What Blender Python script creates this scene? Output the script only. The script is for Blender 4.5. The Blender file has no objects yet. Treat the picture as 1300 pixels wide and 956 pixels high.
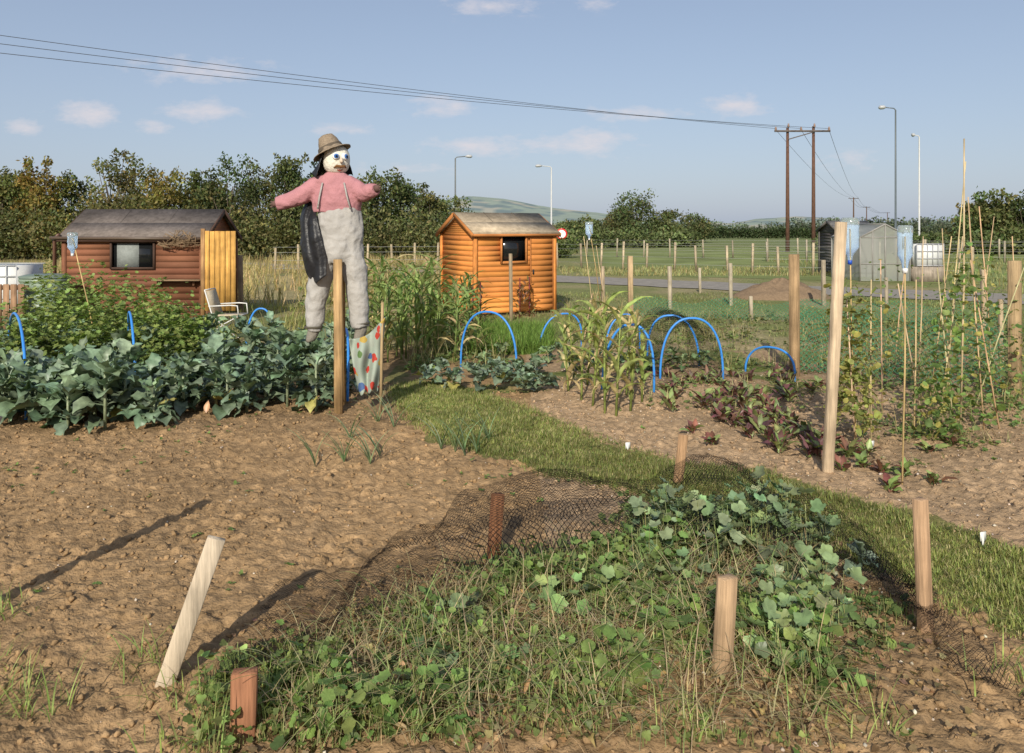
import bpy, math, numpy as np
from mathutils import Vector, Matrix
R = np.random.RandomState(7)
F_, H_, HY = 1011.0, 1.75, 292.0      # constants placing objects from image pixel coordinates: focal length, eye height, horizon row

def gp(px, py, z=0.0):
    d = F_*(H_-z)/(py-HY)
    return np.array([(px-650)/F_*d, d, z])
def at(px, py, d):
    return np.array([(px-650)/F_*d, d, H_-(py-HY)/F_*d])

# ---------------------------------------------------------------- noise
_T = np.random.RandomState(3).rand(256, 256)
def vn(x, y, s=1.0, seed=0):
    x = np.asarray(x)*s+seed*17.3; y = np.asarray(y)*s+seed*31.7
    xi = np.floor(x).astype(int); yi = np.floor(y).astype(int)
    fx = x-xi; fy = y-yi
    fx = fx*fx*(3-2*fx); fy = fy*fy*(3-2*fy)
    g = lambda a, b: _T[a & 255, b & 255]
    return (g(xi,yi)*(1-fx)+g(xi+1,yi)*fx)*(1-fy)+(g(xi,yi+1)*(1-fx)+g(xi+1,yi+1)*fx)*fy
def fbm(x, y, s, seed=0, o=4):
    v = 0; a = .5; t = 0
    for i in range(o):
        v = v+a*vn(x, y, s, seed+i); t += a; a *= .5; s *= 2.03
    return v/t
def inside(x, y, poly):
    poly = np.asarray(poly)[:, :2]; r = np.zeros(np.shape(x), bool); n = len(poly); j = n-1
    for i in range(n):
        xi, yi = poly[i]; xj, yj = poly[j]
        c = ((yi > y) != (yj > y)) & (x < (xj-xi)*(y-yi)/((yj-yi) if yj != yi else 1e-9)+xi)
        r ^= c; j = i
    return r
def wpoly(pp): return np.array([gp(a, b) for a, b in pp])
def ppts(poly, n):
    lo = poly.min(0); hi = poly.max(0); out = []
    tot = 0
    while tot < n:
        x = R.uniform(lo[0], hi[0], n*2); y = R.uniform(lo[1], hi[1], n*2)
        m = inside(x, y, poly); out.append(np.c_[x[m], y[m]]); tot += m.sum()
    p = np.concatenate(out)[:n]
    return np.c_[p, np.zeros(n)]

# ---------------------------------------------------------------- materials
def mat(name, build):
    m = bpy.data.materials.new(name); m.use_nodes = True
    nt = m.node_tree; nt.nodes.clear()
    out = nt.nodes.new('ShaderNodeOutputMaterial')
    build(nt, out); return m
def N(nt, t, **k):
    n = nt.nodes.new(t)
    for a, b in k.items():
        if a in n.inputs.keys(): n.inputs[a].default_value = b
        else: setattr(n, a, b)
    return n
def mathn(nt, op, a, b=None, clamp=False):
    n = nt.nodes.new('ShaderNodeMath'); n.operation = op; n.use_clamp = clamp
    for i, v in enumerate([a, b]):
        if v is None: continue
        if isinstance(v, (int, float)): n.inputs[i].default_value = v
        else: nt.links.new(v, n.inputs[i])
    return n.outputs[0]
def maprange(nt, v, a, b, c, d):
    n = nt.nodes.new('ShaderNodeMapRange')
    nt.links.new(v, n.inputs[0])
    for i, q in enumerate([a, b, c, d]): n.inputs[i+1].default_value = q
    return n.outputs[0]
def surf(name, rough=.8, nscale=(8,8,8), var=.35, bump=.3, bscale=60, color=None, spec=.2, bdist=.01, detail=5, nois2=0, bdet=4):
    def b(nt, out):
        L = nt.links.new
        p = N(nt, 'ShaderNodeBsdfPrincipled', Roughness=rough); p.inputs['Specular IOR Level'].default_value = spec
        tc = N(nt, 'ShaderNodeTexCoord'); mp = N(nt, 'ShaderNodeMapping'); mp.inputs['Scale'].default_value = nscale
        L(tc.outputs['Object'], mp.inputs[0])
        no = N(nt, 'ShaderNodeTexNoise', Scale=1.0, Detail=detail, Roughness=.65); L(mp.outputs[0], no.inputs[0])
        f = maprange(nt, no.outputs[0], .28, .72, 1-var, 1+var)
        if nois2:
            n2 = N(nt, 'ShaderNodeTexNoise', Scale=nois2, Detail=3); L(tc.outputs['Object'], n2.inputs[0])
            f = mathn(nt, 'MULTIPLY', f, maprange(nt, n2.outputs[0], .3, .7, .72, 1.22))
        if color is None:
            a = N(nt, 'ShaderNodeAttribute', attribute_name='col'); csrc = a.outputs[0]
        else:
            a = N(nt, 'ShaderNodeRGB'); a.outputs[0].default_value = (*color, 1); csrc = a.outputs[0]
        vm = N(nt, 'ShaderNodeVectorMath', operation='SCALE'); L(csrc, vm.inputs[0]); L(f, vm.inputs['Scale'])
        L(vm.outputs[0], p.inputs['Base Color'])
        if bump:
            nb = N(nt, 'ShaderNodeTexNoise', Scale=bscale, Detail=bdet)
            if max(nscale) > 3*min(nscale): L(mp.outputs[0], nb.inputs[0]); nb.inputs['Scale'].default_value = 2
            else: L(tc.outputs['Object'], nb.inputs[0])
            bp = N(nt, 'ShaderNodeBump', Strength=bump, Distance=bdist); L(nb.outputs[0], bp.inputs['Height']); L(bp.outputs[0], p.inputs['Normal'])
        L(p.outputs[0], out.inputs[0])
    return mat(name, b)
def leafmat(name, trans=.3, gloss=.25, rough=.5):
    def b(nt, out):
        L = nt.links.new
        p = N(nt, 'ShaderNodeBsdfPrincipled', Roughness=rough); p.inputs['Specular IOR Level'].default_value = gloss
        a = N(nt, 'ShaderNodeAttribute', attribute_name='col')
        tc = N(nt, 'ShaderNodeTexCoord'); no = N(nt, 'ShaderNodeTexNoise', Scale=16.0, Detail=2); L(tc.outputs['Object'], no.inputs[0])
        f = maprange(nt, no.outputs[0], .3, .7, .62, 1.38)
        vm = N(nt, 'ShaderNodeVectorMath', operation='SCALE'); L(a.outputs[0], vm.inputs[0]); L(f, vm.inputs['Scale'])
        L(vm.outputs[0], p.inputs['Base Color'])
        t = N(nt, 'ShaderNodeBsdfTranslucent')
        v2 = N(nt, 'ShaderNodeVectorMath', operation='MULTIPLY'); L(vm.outputs[0], v2.inputs[0]); v2.inputs[1].default_value = (1.5, 1.6, .7)
        L(v2.outputs[0], t.inputs[0])
        mx = N(nt, 'ShaderNodeMixShader', Fac=trans); L(p.outputs[0], mx.inputs[1]); L(t.outputs[0], mx.inputs[2]); L(mx.outputs[0], out.inputs[0])
    return mat(name, b)
def netmat(name, color, spacing=.02, th=.16):
    def b(nt, out):
        L = nt.links.new
        d = N(nt, 'ShaderNodeBsdfDiffuse', Color=(*color, 1)); t = N(nt, 'ShaderNodeBsdfTransparent')
        uv = N(nt, 'ShaderNodeUVMap'); mp = N(nt, 'ShaderNodeMapping'); mp.inputs['Scale'].default_value = (1/spacing,)*3; mp.inputs['Rotation'].default_value = (0, 0, .785)
        L(uv.outputs[0], mp.inputs[0])
        s = N(nt, 'ShaderNodeSeparateXYZ'); L(mp.outputs[0], s.inputs[0])
        a = mathn(nt, 'LESS_THAN', mathn(nt, 'FRACT', s.outputs[0]), th)
        c = mathn(nt, 'LESS_THAN', mathn(nt, 'FRACT', s.outputs[1]), th)
        f = mathn(nt, 'MAXIMUM', a, c)
        mx = N(nt, 'ShaderNodeMixShader'); L(f, mx.inputs[0]); L(t.outputs[0], mx.inputs[1]); L(d.outputs[0], mx.inputs[2]); L(mx.outputs[0], out.inputs[0])
    return mat(name, b)
M_leaf = leafmat('leaf'); M_wax = leafmat('leaf_waxy', .12, .45, .45); M_tree = leafmat('tree_leaf', .25, .1, .7)
M_grass = leafmat('grass_blade', .35, .15, .6)
M_wood = surf('wood_upright', .8, (45,45,2.5), .38, .5, spec=.15, nois2=4)
M_board = surf('wood_board', .8, (1.6,1.6,70), .16, .06, spec=.12, nois2=1.3, bdist=.003)
M_bark = surf('bark', .9, (14,14,3), .4, .5)
M_plast = surf('plastic', .4, (5,5,5), .1, .05, 30, spec=.4)
M_cloth = surf('cloth', .9, (14,14,14), .16, .5, 45, bdist=.02)
M_felt = surf('roof_felt', .95, (10,10,10), .3, .4, 90, nois2=1.5, spec=.05)
M_stone = surf('stone', .9, (20,20,20), .25, .3, spec=.1)
def _water(nt, out):
    p = N(nt, 'ShaderNodeBsdfPrincipled', Roughness=.06, IOR=1.3); p.inputs['Base Color'].default_value = (.72,.84,.93,1)
    p.inputs['Transmission Weight'].default_value = .8; nt.links.new(p.outputs[0], out.inputs[0])
M_bottle = mat('bottle_plastic', _water)
def _glass(nt, out):
    p = N(nt, 'ShaderNodeBsdfPrincipled', Roughness=.08); p.inputs['Base Color'].default_value = (.012,.013,.014,1); nt.links.new(p.outputs[0], out.inputs[0])
M_glass = mat('dark_glass', _glass)

# ---------------------------------------------------------------- mesh accumulator
class Acc:
    def __init__(s): s.V=[]; s.C=[]; s.Q=[]; s.Tt=[]; s.Qm=[]; s.Tm=[]; s.n=0
    def add(s, V, C, quads=None, tris=None, mi=0):
        V = np.asarray(V, float).reshape(-1, 3); C = np.asarray(C, float)
        if C.ndim == 1: C = np.tile(C, (len(V), 1))
        s.V.append(V); s.C.append(C)
        if quads is not None and len(quads): q = np.asarray(quads).reshape(-1,4)+s.n; s.Q.append(q); s.Qm.append(np.full(len(q), mi))
        if tris is not None and len(tris): q = np.asarray(tris).reshape(-1,3)+s.n; s.Tt.append(q); s.Tm.append(np.full(len(q), mi))
        s.n += len(V)
    def build(s, name, mats, smooth=False, parent=None):
        V = np.concatenate(s.V); C = np.concatenate(s.C)
        Q = np.concatenate(s.Q) if s.Q else np.zeros((0,4), int); T = np.concatenate(s.Tt) if s.Tt else np.zeros((0,3), int)
        me = bpy.data.meshes.new(name)
        me.vertices.add(len(V)); me.vertices.foreach_set('co', V.astype(np.float32).ravel())
        me.loops.add(Q.size+T.size); me.loops.foreach_set('vertex_index', np.r_[Q.ravel(), T.ravel()].astype(np.int32))
        me.polygons.add(len(Q)+len(T))
        me.polygons.foreach_set('loop_start', np.r_[np.arange(len(Q))*4, len(Q)*4+np.arange(len(T))*3].astype(np.int32))
        mi = np.r_[np.concatenate(s.Qm) if s.Qm else [], np.concatenate(s.Tm) if s.Tm else []].astype(np.int32)
        me.polygons.foreach_set('material_index', mi)
        if smooth: me.polygons.foreach_set('use_smooth', np.ones(len(mi), bool))
        me.update(calc_edges=True)
        ca = me.color_attributes.new(name='col', type='FLOAT_COLOR', domain='POINT')
        ca.data.foreach_set('color', np.c_[C, np.ones(len(C))].astype(np.float32).ravel())
        for m in (mats if isinstance(mats, (list, tuple)) else [mats]): me.materials.append(m)
        o = bpy.data.objects.new(name, me); bpy.context.scene.collection.objects.link(o)
        if parent: o.parent = parent
        return o
def empty(name):
    o = bpy.data.objects.new(name, None); bpy.context.scene.collection.objects.link(o); return o

BQ = [[0,3,2,1],[4,5,6,7],[0,1,5,4],[1,2,6,5],[2,3,7,6],[3,0,4,7]]
def box(a, c, s, col, rz=0., mi=0):
    c = np.array(c, float); h = np.array(s, float)/2
    v = np.array([[-1,-1,-1],[1,-1,-1],[1,1,-1],[-1,1,-1],[-1,-1,1],[1,-1,1],[1,1,1],[-1,1,1]])*h
    cs, sn = math.cos(rz), math.sin(rz)
    v = np.c_[v[:,0]*cs-v[:,1]*sn, v[:,0]*sn+v[:,1]*cs, v[:,2]]+c
    a.add(v, col, BQ, mi=mi)
def beam(a, p, q, w, t, col, yaw=0.2, jit=0, mi=0):
    p = np.array(p, float); q = np.array(q, float); d = (q-p)/np.linalg.norm(q-p)
    r = np.array([math.cos(yaw), math.sin(yaw), 0]); r = r-d*r.dot(d); r /= np.linalg.norm(r); u = np.cross(d, r)
    v = []
    for c in (p, q):
        for sx, sy in ((-1,-1),(1,-1),(1,1),(-1,1)): v.append(c+r*sx*w/2+u*sy*t/2+(R.uniform(-jit, jit, 3) if jit else 0))
    a.add(v, col, BQ, mi=mi)
def tube(a, P, rx, col, n=8, ry=None, mi=0, cap=True):
    P = np.asarray(P, float); k = len(P)
    rx = np.broadcast_to(rx, (k,)).astype(float); ry = rx if ry is None else np.broadcast_to(ry, (k,)).astype(float)
    T = np.gradient(P, axis=0); T /= np.linalg.norm(T, axis=1)[:, None]+1e-9
    ref = np.array([0,1.,0]) if abs(T[:,1]).mean() < .8 else np.array([0,0,1.])
    A = np.cross(T, ref); A /= np.linalg.norm(A, axis=1)[:, None]+1e-9; B = np.cross(T, A)
    th = np.arange(n)*2*np.pi/n
    V = P[:,None,:]+A[:,None,:]*(np.cos(th)[None,:,None]*rx[:,None,None])+B[:,None,:]*(np.sin(th)[None,:,None]*ry[:,None,None])
    V = V.reshape(-1,3); q = []; tr = []
    for i in range(k-1):
        for j in range(n): q.append([i*n+j, i*n+(j+1)%n, (i+1)*n+(j+1)%n, (i+1)*n+j])
    if cap:
        V = np.r_[V, P[:1], P[-1:]]
        for j in range(n): tr.append([k*n, (j+1)%n, j]); tr.append([k*n+1, (k-1)*n+j, (k-1)*n+(j+1)%n])
    a.add(V, col, q, tr, mi=mi)
def lathe(a, c, prof, col, n=20, M=None, mi=0):
    th = np.arange(n)*2*np.pi/n; prof = np.array(prof)
    V = np.stack([prof[:,0][:,None]*np.cos(th), prof[:,0][:,None]*np.sin(th), np.repeat(prof[:,1][:,None], n, 1)], -1).reshape(-1,3)
    if M is not None: V = V@np.array(M).T
    V = V+np.array(c); q = []
    for i in range(len(prof)-1):
        for j in range(n): q.append([i*n+j, i*n+(j+1)%n, (i+1)*n+(j+1)%n, (i+1)*n+j])
    a.add(V, col, q, mi=mi)

def prof_fn(kind, t):
    if kind == 'blade': return np.maximum(1-t**2, .02)*np.minimum(1, .6+t*3)
    if kind == 'oval': return np.maximum(np.sin(np.pi*np.clip(t, 0, 1)**.8), .04)
    if kind == 'brass': return np.where(t < .3, .12, np.maximum(np.sin(np.pi*np.clip((t-.27)/.73, 0, 1)**.75), .05)*(1+.12*np.cos(t*40)))
    if kind == 'stem': return 1-.5*t
def strips(a, P, az, el, L, W, droop, col, nseg=4, kind='blade', fold=None, ruffle=0, roll=0, mi=0):
    P = np.asarray(P, float); n = len(P)
    if n == 0: return
    b = lambda v: np.broadcast_to(v, (n,)).astype(float)
    az, el, L, W, droop, roll = map(b, (az, el, L, W, droop, roll))
    t = np.linspace(0, 1, nseg+1); ang = el[:,None]-droop[:,None]*t**1.3
    ds = L[:,None]/nseg
    h = np.c_[np.zeros(n), np.cumsum(np.cos(ang[:,:-1])*ds, 1)]; z = np.c_[np.zeros(n), np.cumsum(np.sin(ang[:,:-1])*ds, 1)]
    ca, sa = np.cos(az)[:,None], np.sin(az)[:,None]
    C0 = np.stack([P[:,0:1]+h*ca, P[:,1:2]+h*sa, P[:,2:3]+z], -1)
    side = np.stack([-np.sin(az), np.cos(az), np.zeros(n)], -1)[:,None,:]+np.zeros((1,nseg+1,1))
    nor = np.stack([-np.sin(ang)*ca, -np.sin(ang)*sa, np.cos(ang)], -1)
    cr, sr = np.cos(roll)[:,None,None], np.sin(roll)[:,None,None]
    side, nor = side*cr+nor*sr, nor*cr-side*sr
    w = (W[:,None]*prof_fn(kind, t)[None,:]/2)[:,:,None]
    col = np.asarray(col, float); col = np.tile(col, (n,1)) if col.ndim == 1 else col
    if fold is None:
        V = np.stack([C0-side*w, C0+side*w], 2); m = 2
    else:
        r1 = (R.uniform(-1,1,(n,nseg+1,1))*ruffle+fold)*w*2; r2 = (R.uniform(-1,1,(n,nseg+1,1))*ruffle+fold)*w*2
        w1 = w*(1+R.uniform(-1,1,(n,nseg+1,1))*ruffle*.8); w2 = w*(1+R.uniform(-1,1,(n,nseg+1,1))*ruffle*.8)
        V = np.stack([C0-side*w1+nor*r1, C0, C0+side*w2+nor*r2], 2); m = 3
    CC = np.repeat(col[:,None,:], (nseg+1)*m, 1).copy()
    if m == 3: CC.reshape(n, nseg+1, 3, 3)[:,:,1,:] *= 1.35
    base = []
    for i in range(nseg):
        for j in range(m-1): base.append([i*m+j, i*m+j+1, (i+1)*m+j+1, (i+1)*m+j])
    q = np.array(base)[None]+(np.arange(n)*(nseg+1)*m)[:,None,None]
    a.add(V.reshape(-1,3), CC.reshape(-1,3), q.reshape(-1,4), mi=mi)
def scatter(a, Tv, Tf, P, az, tilt, roll, sc, col, mi=0):
    n = len(P)
    if n == 0: return
    b = lambda v: np.broadcast_to(v, (n,)).astype(float)
    az, tilt, roll = map(b, (az, tilt, roll)); sc = np.asarray(sc, float)
    if sc.ndim < 2: sc = np.repeat(b(sc)[:,None], 3, 1)
    c, s = np.cos, np.sin; Z = np.zeros(n); O = np.ones(n)
    Rz = np.stack([c(az),-s(az),Z, s(az),c(az),Z, Z,Z,O], -1).reshape(n,3,3)
    Rx = np.stack([O,Z,Z, Z,c(tilt),-s(tilt), Z,s(tilt),c(tilt)], -1).reshape(n,3,3)
    Ry = np.stack([c(roll),Z,s(roll), Z,O,Z, -s(roll),Z,c(roll)], -1).reshape(n,3,3)
    M = Rz@Rx@Ry; V = np.einsum('nij,nmj->nmi', M, Tv[None]*sc[:,None,:])+np.asarray(P)[:,None,:]
    col = np.asarray(col, float); col = np.tile(col, (n,1)) if col.ndim == 1 else col
    Fq = (np.asarray(Tf)[None]+(np.arange(n)*len(Tv))[:,None,None])
    cc = np.repeat(col, len(Tv), 0)
    if Fq.shape[-1] == 4: a.add(V.reshape(-1,3), cc, Fq.reshape(-1,4), mi=mi)
    else: a.add(V.reshape(-1,3), cc, None, Fq.reshape(-1,3), mi=mi)
def lobed(k=5, depth=.14, n=20, cup=.25, ser=.07):
    th = np.linspace(-np.pi*.93, np.pi*.93, n)
    r = (1-depth+depth*np.cos(k*th))*(1-.25*np.abs(th)/np.pi)*(1+ser*np.cos(th*17))*.55
    o = np.c_[np.sin(th)*r, .45+np.cos(th)*r, cup*r**2+.05*np.sin(th*9)]
    V = np.r_[[[0,.42,0]], o, [[0,0,0]]]
    f = [[0,i,i+1] for i in range(1,n)]+[[0,n,n+1],[0,n+1,1]]
    return V, np.array(f)
LOB = lobed(5,.12,22,.3,.08); LOB3 = lobed(3,.22,14,.35); RUF = lobed(7,.2,16,.9); OVL = lobed(1,.1,12,.35,.05)
BRD = lobed(3,.13,22,.75,.13)
QUAD = (np.array([[-.5,0,0],[0,.5,.1],[.5,0,0],[0,-.5,.1]]), np.array([[0,1,2,3]]))
def jit(c, n, v=.25, hue=.1):
    c = np.array(c, float); f = 1+R.uniform(-v, v, (n,1)); h = 1+R.uniform(-hue, hue, (n,3)); return c*f*h

# ================================================================ GROUND
pathpx = [(494,492),(530,480),(600,494),(650,512),(720,543),(800,570),(870,590),(960,598),(1030,626),(1130,653),(1300,698),(1430,740),(1430,900),(1300,812),(1180,752),(1080,705),(960,660),(860,640),(780,618),(700,603),(640,583),(560,560),(512,530)]
PATH = wpoly(pathpx)
BED = wpoly([(240,900),(300,800),(430,760),(520,715),(640,700),(740,690),(830,650),(960,640),(1060,675),(1130,720),(1190,800),(1230,880),(1250,980),(240,980)])
xs = np.r_[np.arange(-9,-3.8,.035), np.arange(-3.8,3.8,.0125), np.arange(3.8,9,.03)]
tail = []; x = 9.; st = .05
while x < 6000: tail.append(x); st *= 1.15; x += st
tail = np.array(tail+[6000.]); xs = np.r_[-tail[::-1], xs, tail]
ys = []; y = 1.6
while y < 15: ys.append(y); y += max(.0115, .0036*y)
st = .07
while y < 9000: ys.append(y); st *= 1.13; y += st
back = [-3000,-400,-60,-15,-5,-2,0,.8,1.2,1.4]
ys = np.array(back+ys+[9000.])
X, Y = np.meshgrid(xs, ys)
wx = X+(fbm(X,Y,2.2,5)-.5)*.55; wy = Y+(fbm(X,Y,2.2,9)-.5)*.55
mpath = inside(wx, wy, PATH); mbed = inside(wx, wy, BED)
near = (np.abs(X) < 10) & (Y > 1.3) & (Y < 15)
col = np.zeros(X.shape+(3,))
SOIL = np.array([.325,.212,.112]); SOILR = np.array([.365,.252,.152]); GR = np.array([.14,.16,.05]); DRY = np.array([.36,.29,.15])
col[:] = SOIL
rightside = (X > .2) & (Y > 4) & ~mpath
col[rightside] = SOILR
big = fbm(X,Y,.7,2)
col *= (.76+.46*big)[...,None]
def blend(mask, c):
    global col
    m = np.clip(mask, 0, 1)[...,None]; col = col*(1-m)+np.array(c)*m
w = fbm(X,Y,1.6,11)
blend(((w-.55)*9)*(Y > 8.6)*(X > -1.5), GR)
blend((Y-11.5)/1.5+(w-.5)*5*(Y > 10.5), [.18,.195,.075])
blend(mbed*.35, [.17,.115,.065])
blend(mpath*.75, GR*.9)
blend(((X < -1)&(Y > 6.9)&(Y < 13))*.4, [.19,.13,.075])
field = fbm(X,Y,.12,21)
blend((Y > 16)*np.clip((field-.42)*4,0,1)*.7, [.22,.225,.095])
blend(((Y > 11.5)&(Y<60))*np.clip((fbm(X,Y,.9,31)-.50)*6,0,.85), [.31,.26,.145])
blend(((Y > 16)&(Y<60)&(X < 0.5))*np.clip(.55+(w-.5)*3,0,1), DRY)
blend((Y > 90)*.8, [.17,.20,.085])
Hh = (fbm(X,Y,.8,4)-.5)*.12*near
Hh = Hh*np.clip((15-Y)/3,0,1)
cl = np.zeros_like(Hh)
soilmask = near & ~mpath
Hs = (fbm(X,Y,4,6)-.5)*.05+(fbm(X,Y,26,8,4)-.5)*.03
cl[soilmask] = Hs[soilmask]
rr = np.random.RandomState(5)
nc = 42000
cx = rr.uniform(-5.2,5.5,nc); cy = 1.8+rr.rand(nc)**1.25*7.4; cr = .009+.034*rr.rand(nc)**4.2
cr = np.sort(cr)[::-1]
for i in range(nc):
    r = cr[i]
    i0, i1 = np.searchsorted(xs, (cx[i]-r*1.3, cx[i]+r*1.3)); j0, j1 = np.searchsorted(ys, (cy[i]-r*1.3, cy[i]+r*1.3))
    if i1-i0 < 2 or j1-j0 < 2: continue
    dx = (xs[i0:i1][None]-cx[i])/r; dy = (ys[j0:j1][:,None]-cy[i])/r
    h = rr.uniform(.30,.75)+dx*rr.uniform(-.3,.3)+dy*rr.uniform(-.3,.3)
    a0 = rr.rand()*6.28
    for k in range(5):
        a = a0+k*1.256+rr.uniform(-.4,.4); s = rr.uniform(1.3,3.2)
        h = np.minimum(h, s*(rr.uniform(.7,1.05)-(dx*math.cos(a)+dy*math.sin(a))))
    s = cl[j0:j1, i0:i1]; m = (h > 0)&soilmask[j0:j1, i0:i1]
    if not m.any(): continue
    s[m] = np.maximum(s[m], cl[(j0+j1)//2,(i0+i1)//2]*.35-.004+h[m]*r)
    col[j0:j1, i0:i1][m] *= rr.uniform(.87,1.14)
col = np.clip(col, .02, .6)
damp = np.where(Y > 9, .6, 1.)
Hh += cl*damp*np.clip((Y-1.5)/.3,0,1)
Hh[mpath] += (fbm(X,Y,5,12)[mpath]-.5)*.03
HG = Hh
def gz(x, y):
    i = np.clip(np.searchsorted(xs, x), 0, len(xs)-1); j = np.clip(np.searchsorted(ys, y), 0, len(ys)-1); return HG[j, i]
A = Acc(); ny, nx = X.shape
idx = np.arange(ny*nx).reshape(ny, nx)
A.add(np.c_[X.ravel(), Y.ravel(), Hh.ravel()], col.reshape(-1,3), np.stack([idx[:-1,:-1], idx[:-1,1:], idx[1:,1:], idx[1:,:-1]], -1).reshape(-1,4))
M_ground = surf('ground', .98, (3,3,3), .16, .8, 60, spec=.04, bdist=.016, detail=6, nois2=17, bdet=6)
A.build('ground', M_ground, smooth=True)

def drop(P, dz=0):
    P = np.array(P, float); P[:,2] = gz(P[:,0], P[:,1])+dz; return P
ico=np.array([[0,0,.9],[.9,0,.25],[.3,.85,.3],[-.75,.5,.2],[-.7,-.5,.35],[.3,-.85,.2],[.5,.3,-.5],[-.5,.1,-.6]]); icf=np.array([[0,1,2],[0,2,3],[0,3,4],[0,4,5],[0,5,1],[6,2,1],[7,3,2],[7,4,3],[7,5,4],[6,1,5],[6,7,2],[6,5,7]])
A=Acc(); n=32000; P_=np.c_[R.uniform(-5,6,n),1.8+R.rand(n)**1.2*7.5,np.zeros(n)]; P_=P_[~inside(P_[:,0]+R.normal(0,.06,len(P_)),P_[:,1]+R.normal(0,.06,len(P_)),PATH)]; P_=drop(P_,.001); n=len(P_)
base=np.where((P_[:,0]>.2)[:,None]&(P_[:,1]>4)[:,None], SOILR, SOIL)*(.76+.46*fbm(P_[:,0],P_[:,1],.7,2))[:,None]*R.uniform(.82,1.15,(n,1))
scatter(A,ico,icf,P_,R.rand(n)*6.28,R.uniform(-.9,.9,n),R.uniform(-.9,.9,n),(.004+.019*R.rand(n)**5)[:,None]*R.uniform(.6,1.3,(n,3)),base); A.build('soil_clods',M_ground)

# lane
A = Acc(); cen = np.array([[40,-2],[12.7,20.2],[7,24.4],[1.5,28.6],[-6,34],[-30,52]])
cs = []
for i in range(len(cen)-1):
    for t in np.linspace(0,1,12,endpoint=False): cs.append(cen[i]*(1-t)+cen[i+1]*t)
cs = np.array(cs); T = np.gradient(cs, axis=0); T /= np.linalg.norm(T,axis=1)[:,None]; Nn = np.c_[-T[:,1],T[:,0]]
ww = 1.6+.12*np.sin(np.arange(len(cs))*1.7)
V = np.concatenate([np.c_[cs-Nn*ww[:,None], np.full(len(cs),.02)], np.c_[cs+Nn*ww[:,None], np.full(len(cs),.02)]])
k = len(cs); A.add(V, [.27,.245,.215], [[i,i+1,k+i+1,k+i] for i in range(k-1)]); A.build('lane_road', surf('tarmac', .95, (3,3,3), .2, .3, 80, spec=.03))
A = Acc(); fp = [(4,31,.008),(60,3,.008),(90,60,.008),(20,85,.008),(5,60,.008)]
A.add(fp, [.20,.23,.09], None, [[0,1,2],[0,2,3],[0,3,4]]); A.build('grass_field', surf('field_grass', .95, (.25,1.2,1), .3, .5, 12, spec=.03, nois2=.3))

# hills; aerial haze is painted into their pale, bluish base colours
def hill(name, d0, d1, prof, colr, seed):
    A = Acc(); us = np.linspace(-1.1,1.1,300); vs = np.linspace(0,1,36)
    U, Vv = np.meshgrid(us, vs); D = d0+(d1-d0)*Vv
    px = 650+U*F_; top = np.interp(px, [p[0] for p in prof], [p[1] for p in prof])
    zt = (HY-top)/F_*d1
    Z = zt*np.sin(Vv*np.pi/2)**1.2*(.9+.2*fbm(U*9,Vv*3,1,seed)) + fbm(U*60,Vv*8,2,seed)*5*Vv
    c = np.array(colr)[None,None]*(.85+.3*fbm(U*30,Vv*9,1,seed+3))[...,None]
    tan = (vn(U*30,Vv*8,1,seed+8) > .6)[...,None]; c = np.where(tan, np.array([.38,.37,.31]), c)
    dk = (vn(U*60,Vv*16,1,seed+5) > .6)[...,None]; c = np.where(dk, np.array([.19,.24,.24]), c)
    idx = np.arange(U.size).reshape(U.shape)
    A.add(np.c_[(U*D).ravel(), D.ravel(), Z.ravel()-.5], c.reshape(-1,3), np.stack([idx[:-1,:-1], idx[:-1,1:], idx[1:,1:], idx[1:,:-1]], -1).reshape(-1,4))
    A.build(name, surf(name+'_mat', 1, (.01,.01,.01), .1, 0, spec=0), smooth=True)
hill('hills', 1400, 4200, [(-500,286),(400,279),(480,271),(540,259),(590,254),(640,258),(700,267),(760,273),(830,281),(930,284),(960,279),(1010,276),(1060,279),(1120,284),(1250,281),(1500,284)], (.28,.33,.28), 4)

# ================================================================ TREES
def leafballs(A, cs_, rs, n, size, cols, flat=.8, mi=0):
    per = np.maximum((n*rs**2/(rs**2).sum()).astype(int), 5)
    P = []; C = []
    for c, r, m, cl_ in zip(cs_, rs, per, cols):
        d = R.normal(size=(m,3)); d /= np.linalg.norm(d,axis=1)[:,None]
        lump = .7+.6*vn(d[:,0]*2+c[0]*3, d[:,2]*2+d[:,1]*2, 1.3)
        rad = r*(R.rand(m)**.33)*lump*R.uniform(.85,1.15,m)
        p = c+d*rad[:,None]*np.array([1,1,flat]); P.append(p); C.append(jit(cl_, m, .35, .12))
    P = np.concatenate(P); C = np.concatenate(C)
    keep = P[:,2] > .05; P = P[keep]; C = C[keep]; m = len(P)
    scatter(A, *QUAD, P, R.rand(m)*6.28, R.uniform(-1.3,1.3,m), R.uniform(-1.2,1.2,m), np.c_[size*R.uniform(.4,1.0,m), size*R.uniform(.7,1.6,m), np.full(m,size)], C, mi=mi)
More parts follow.
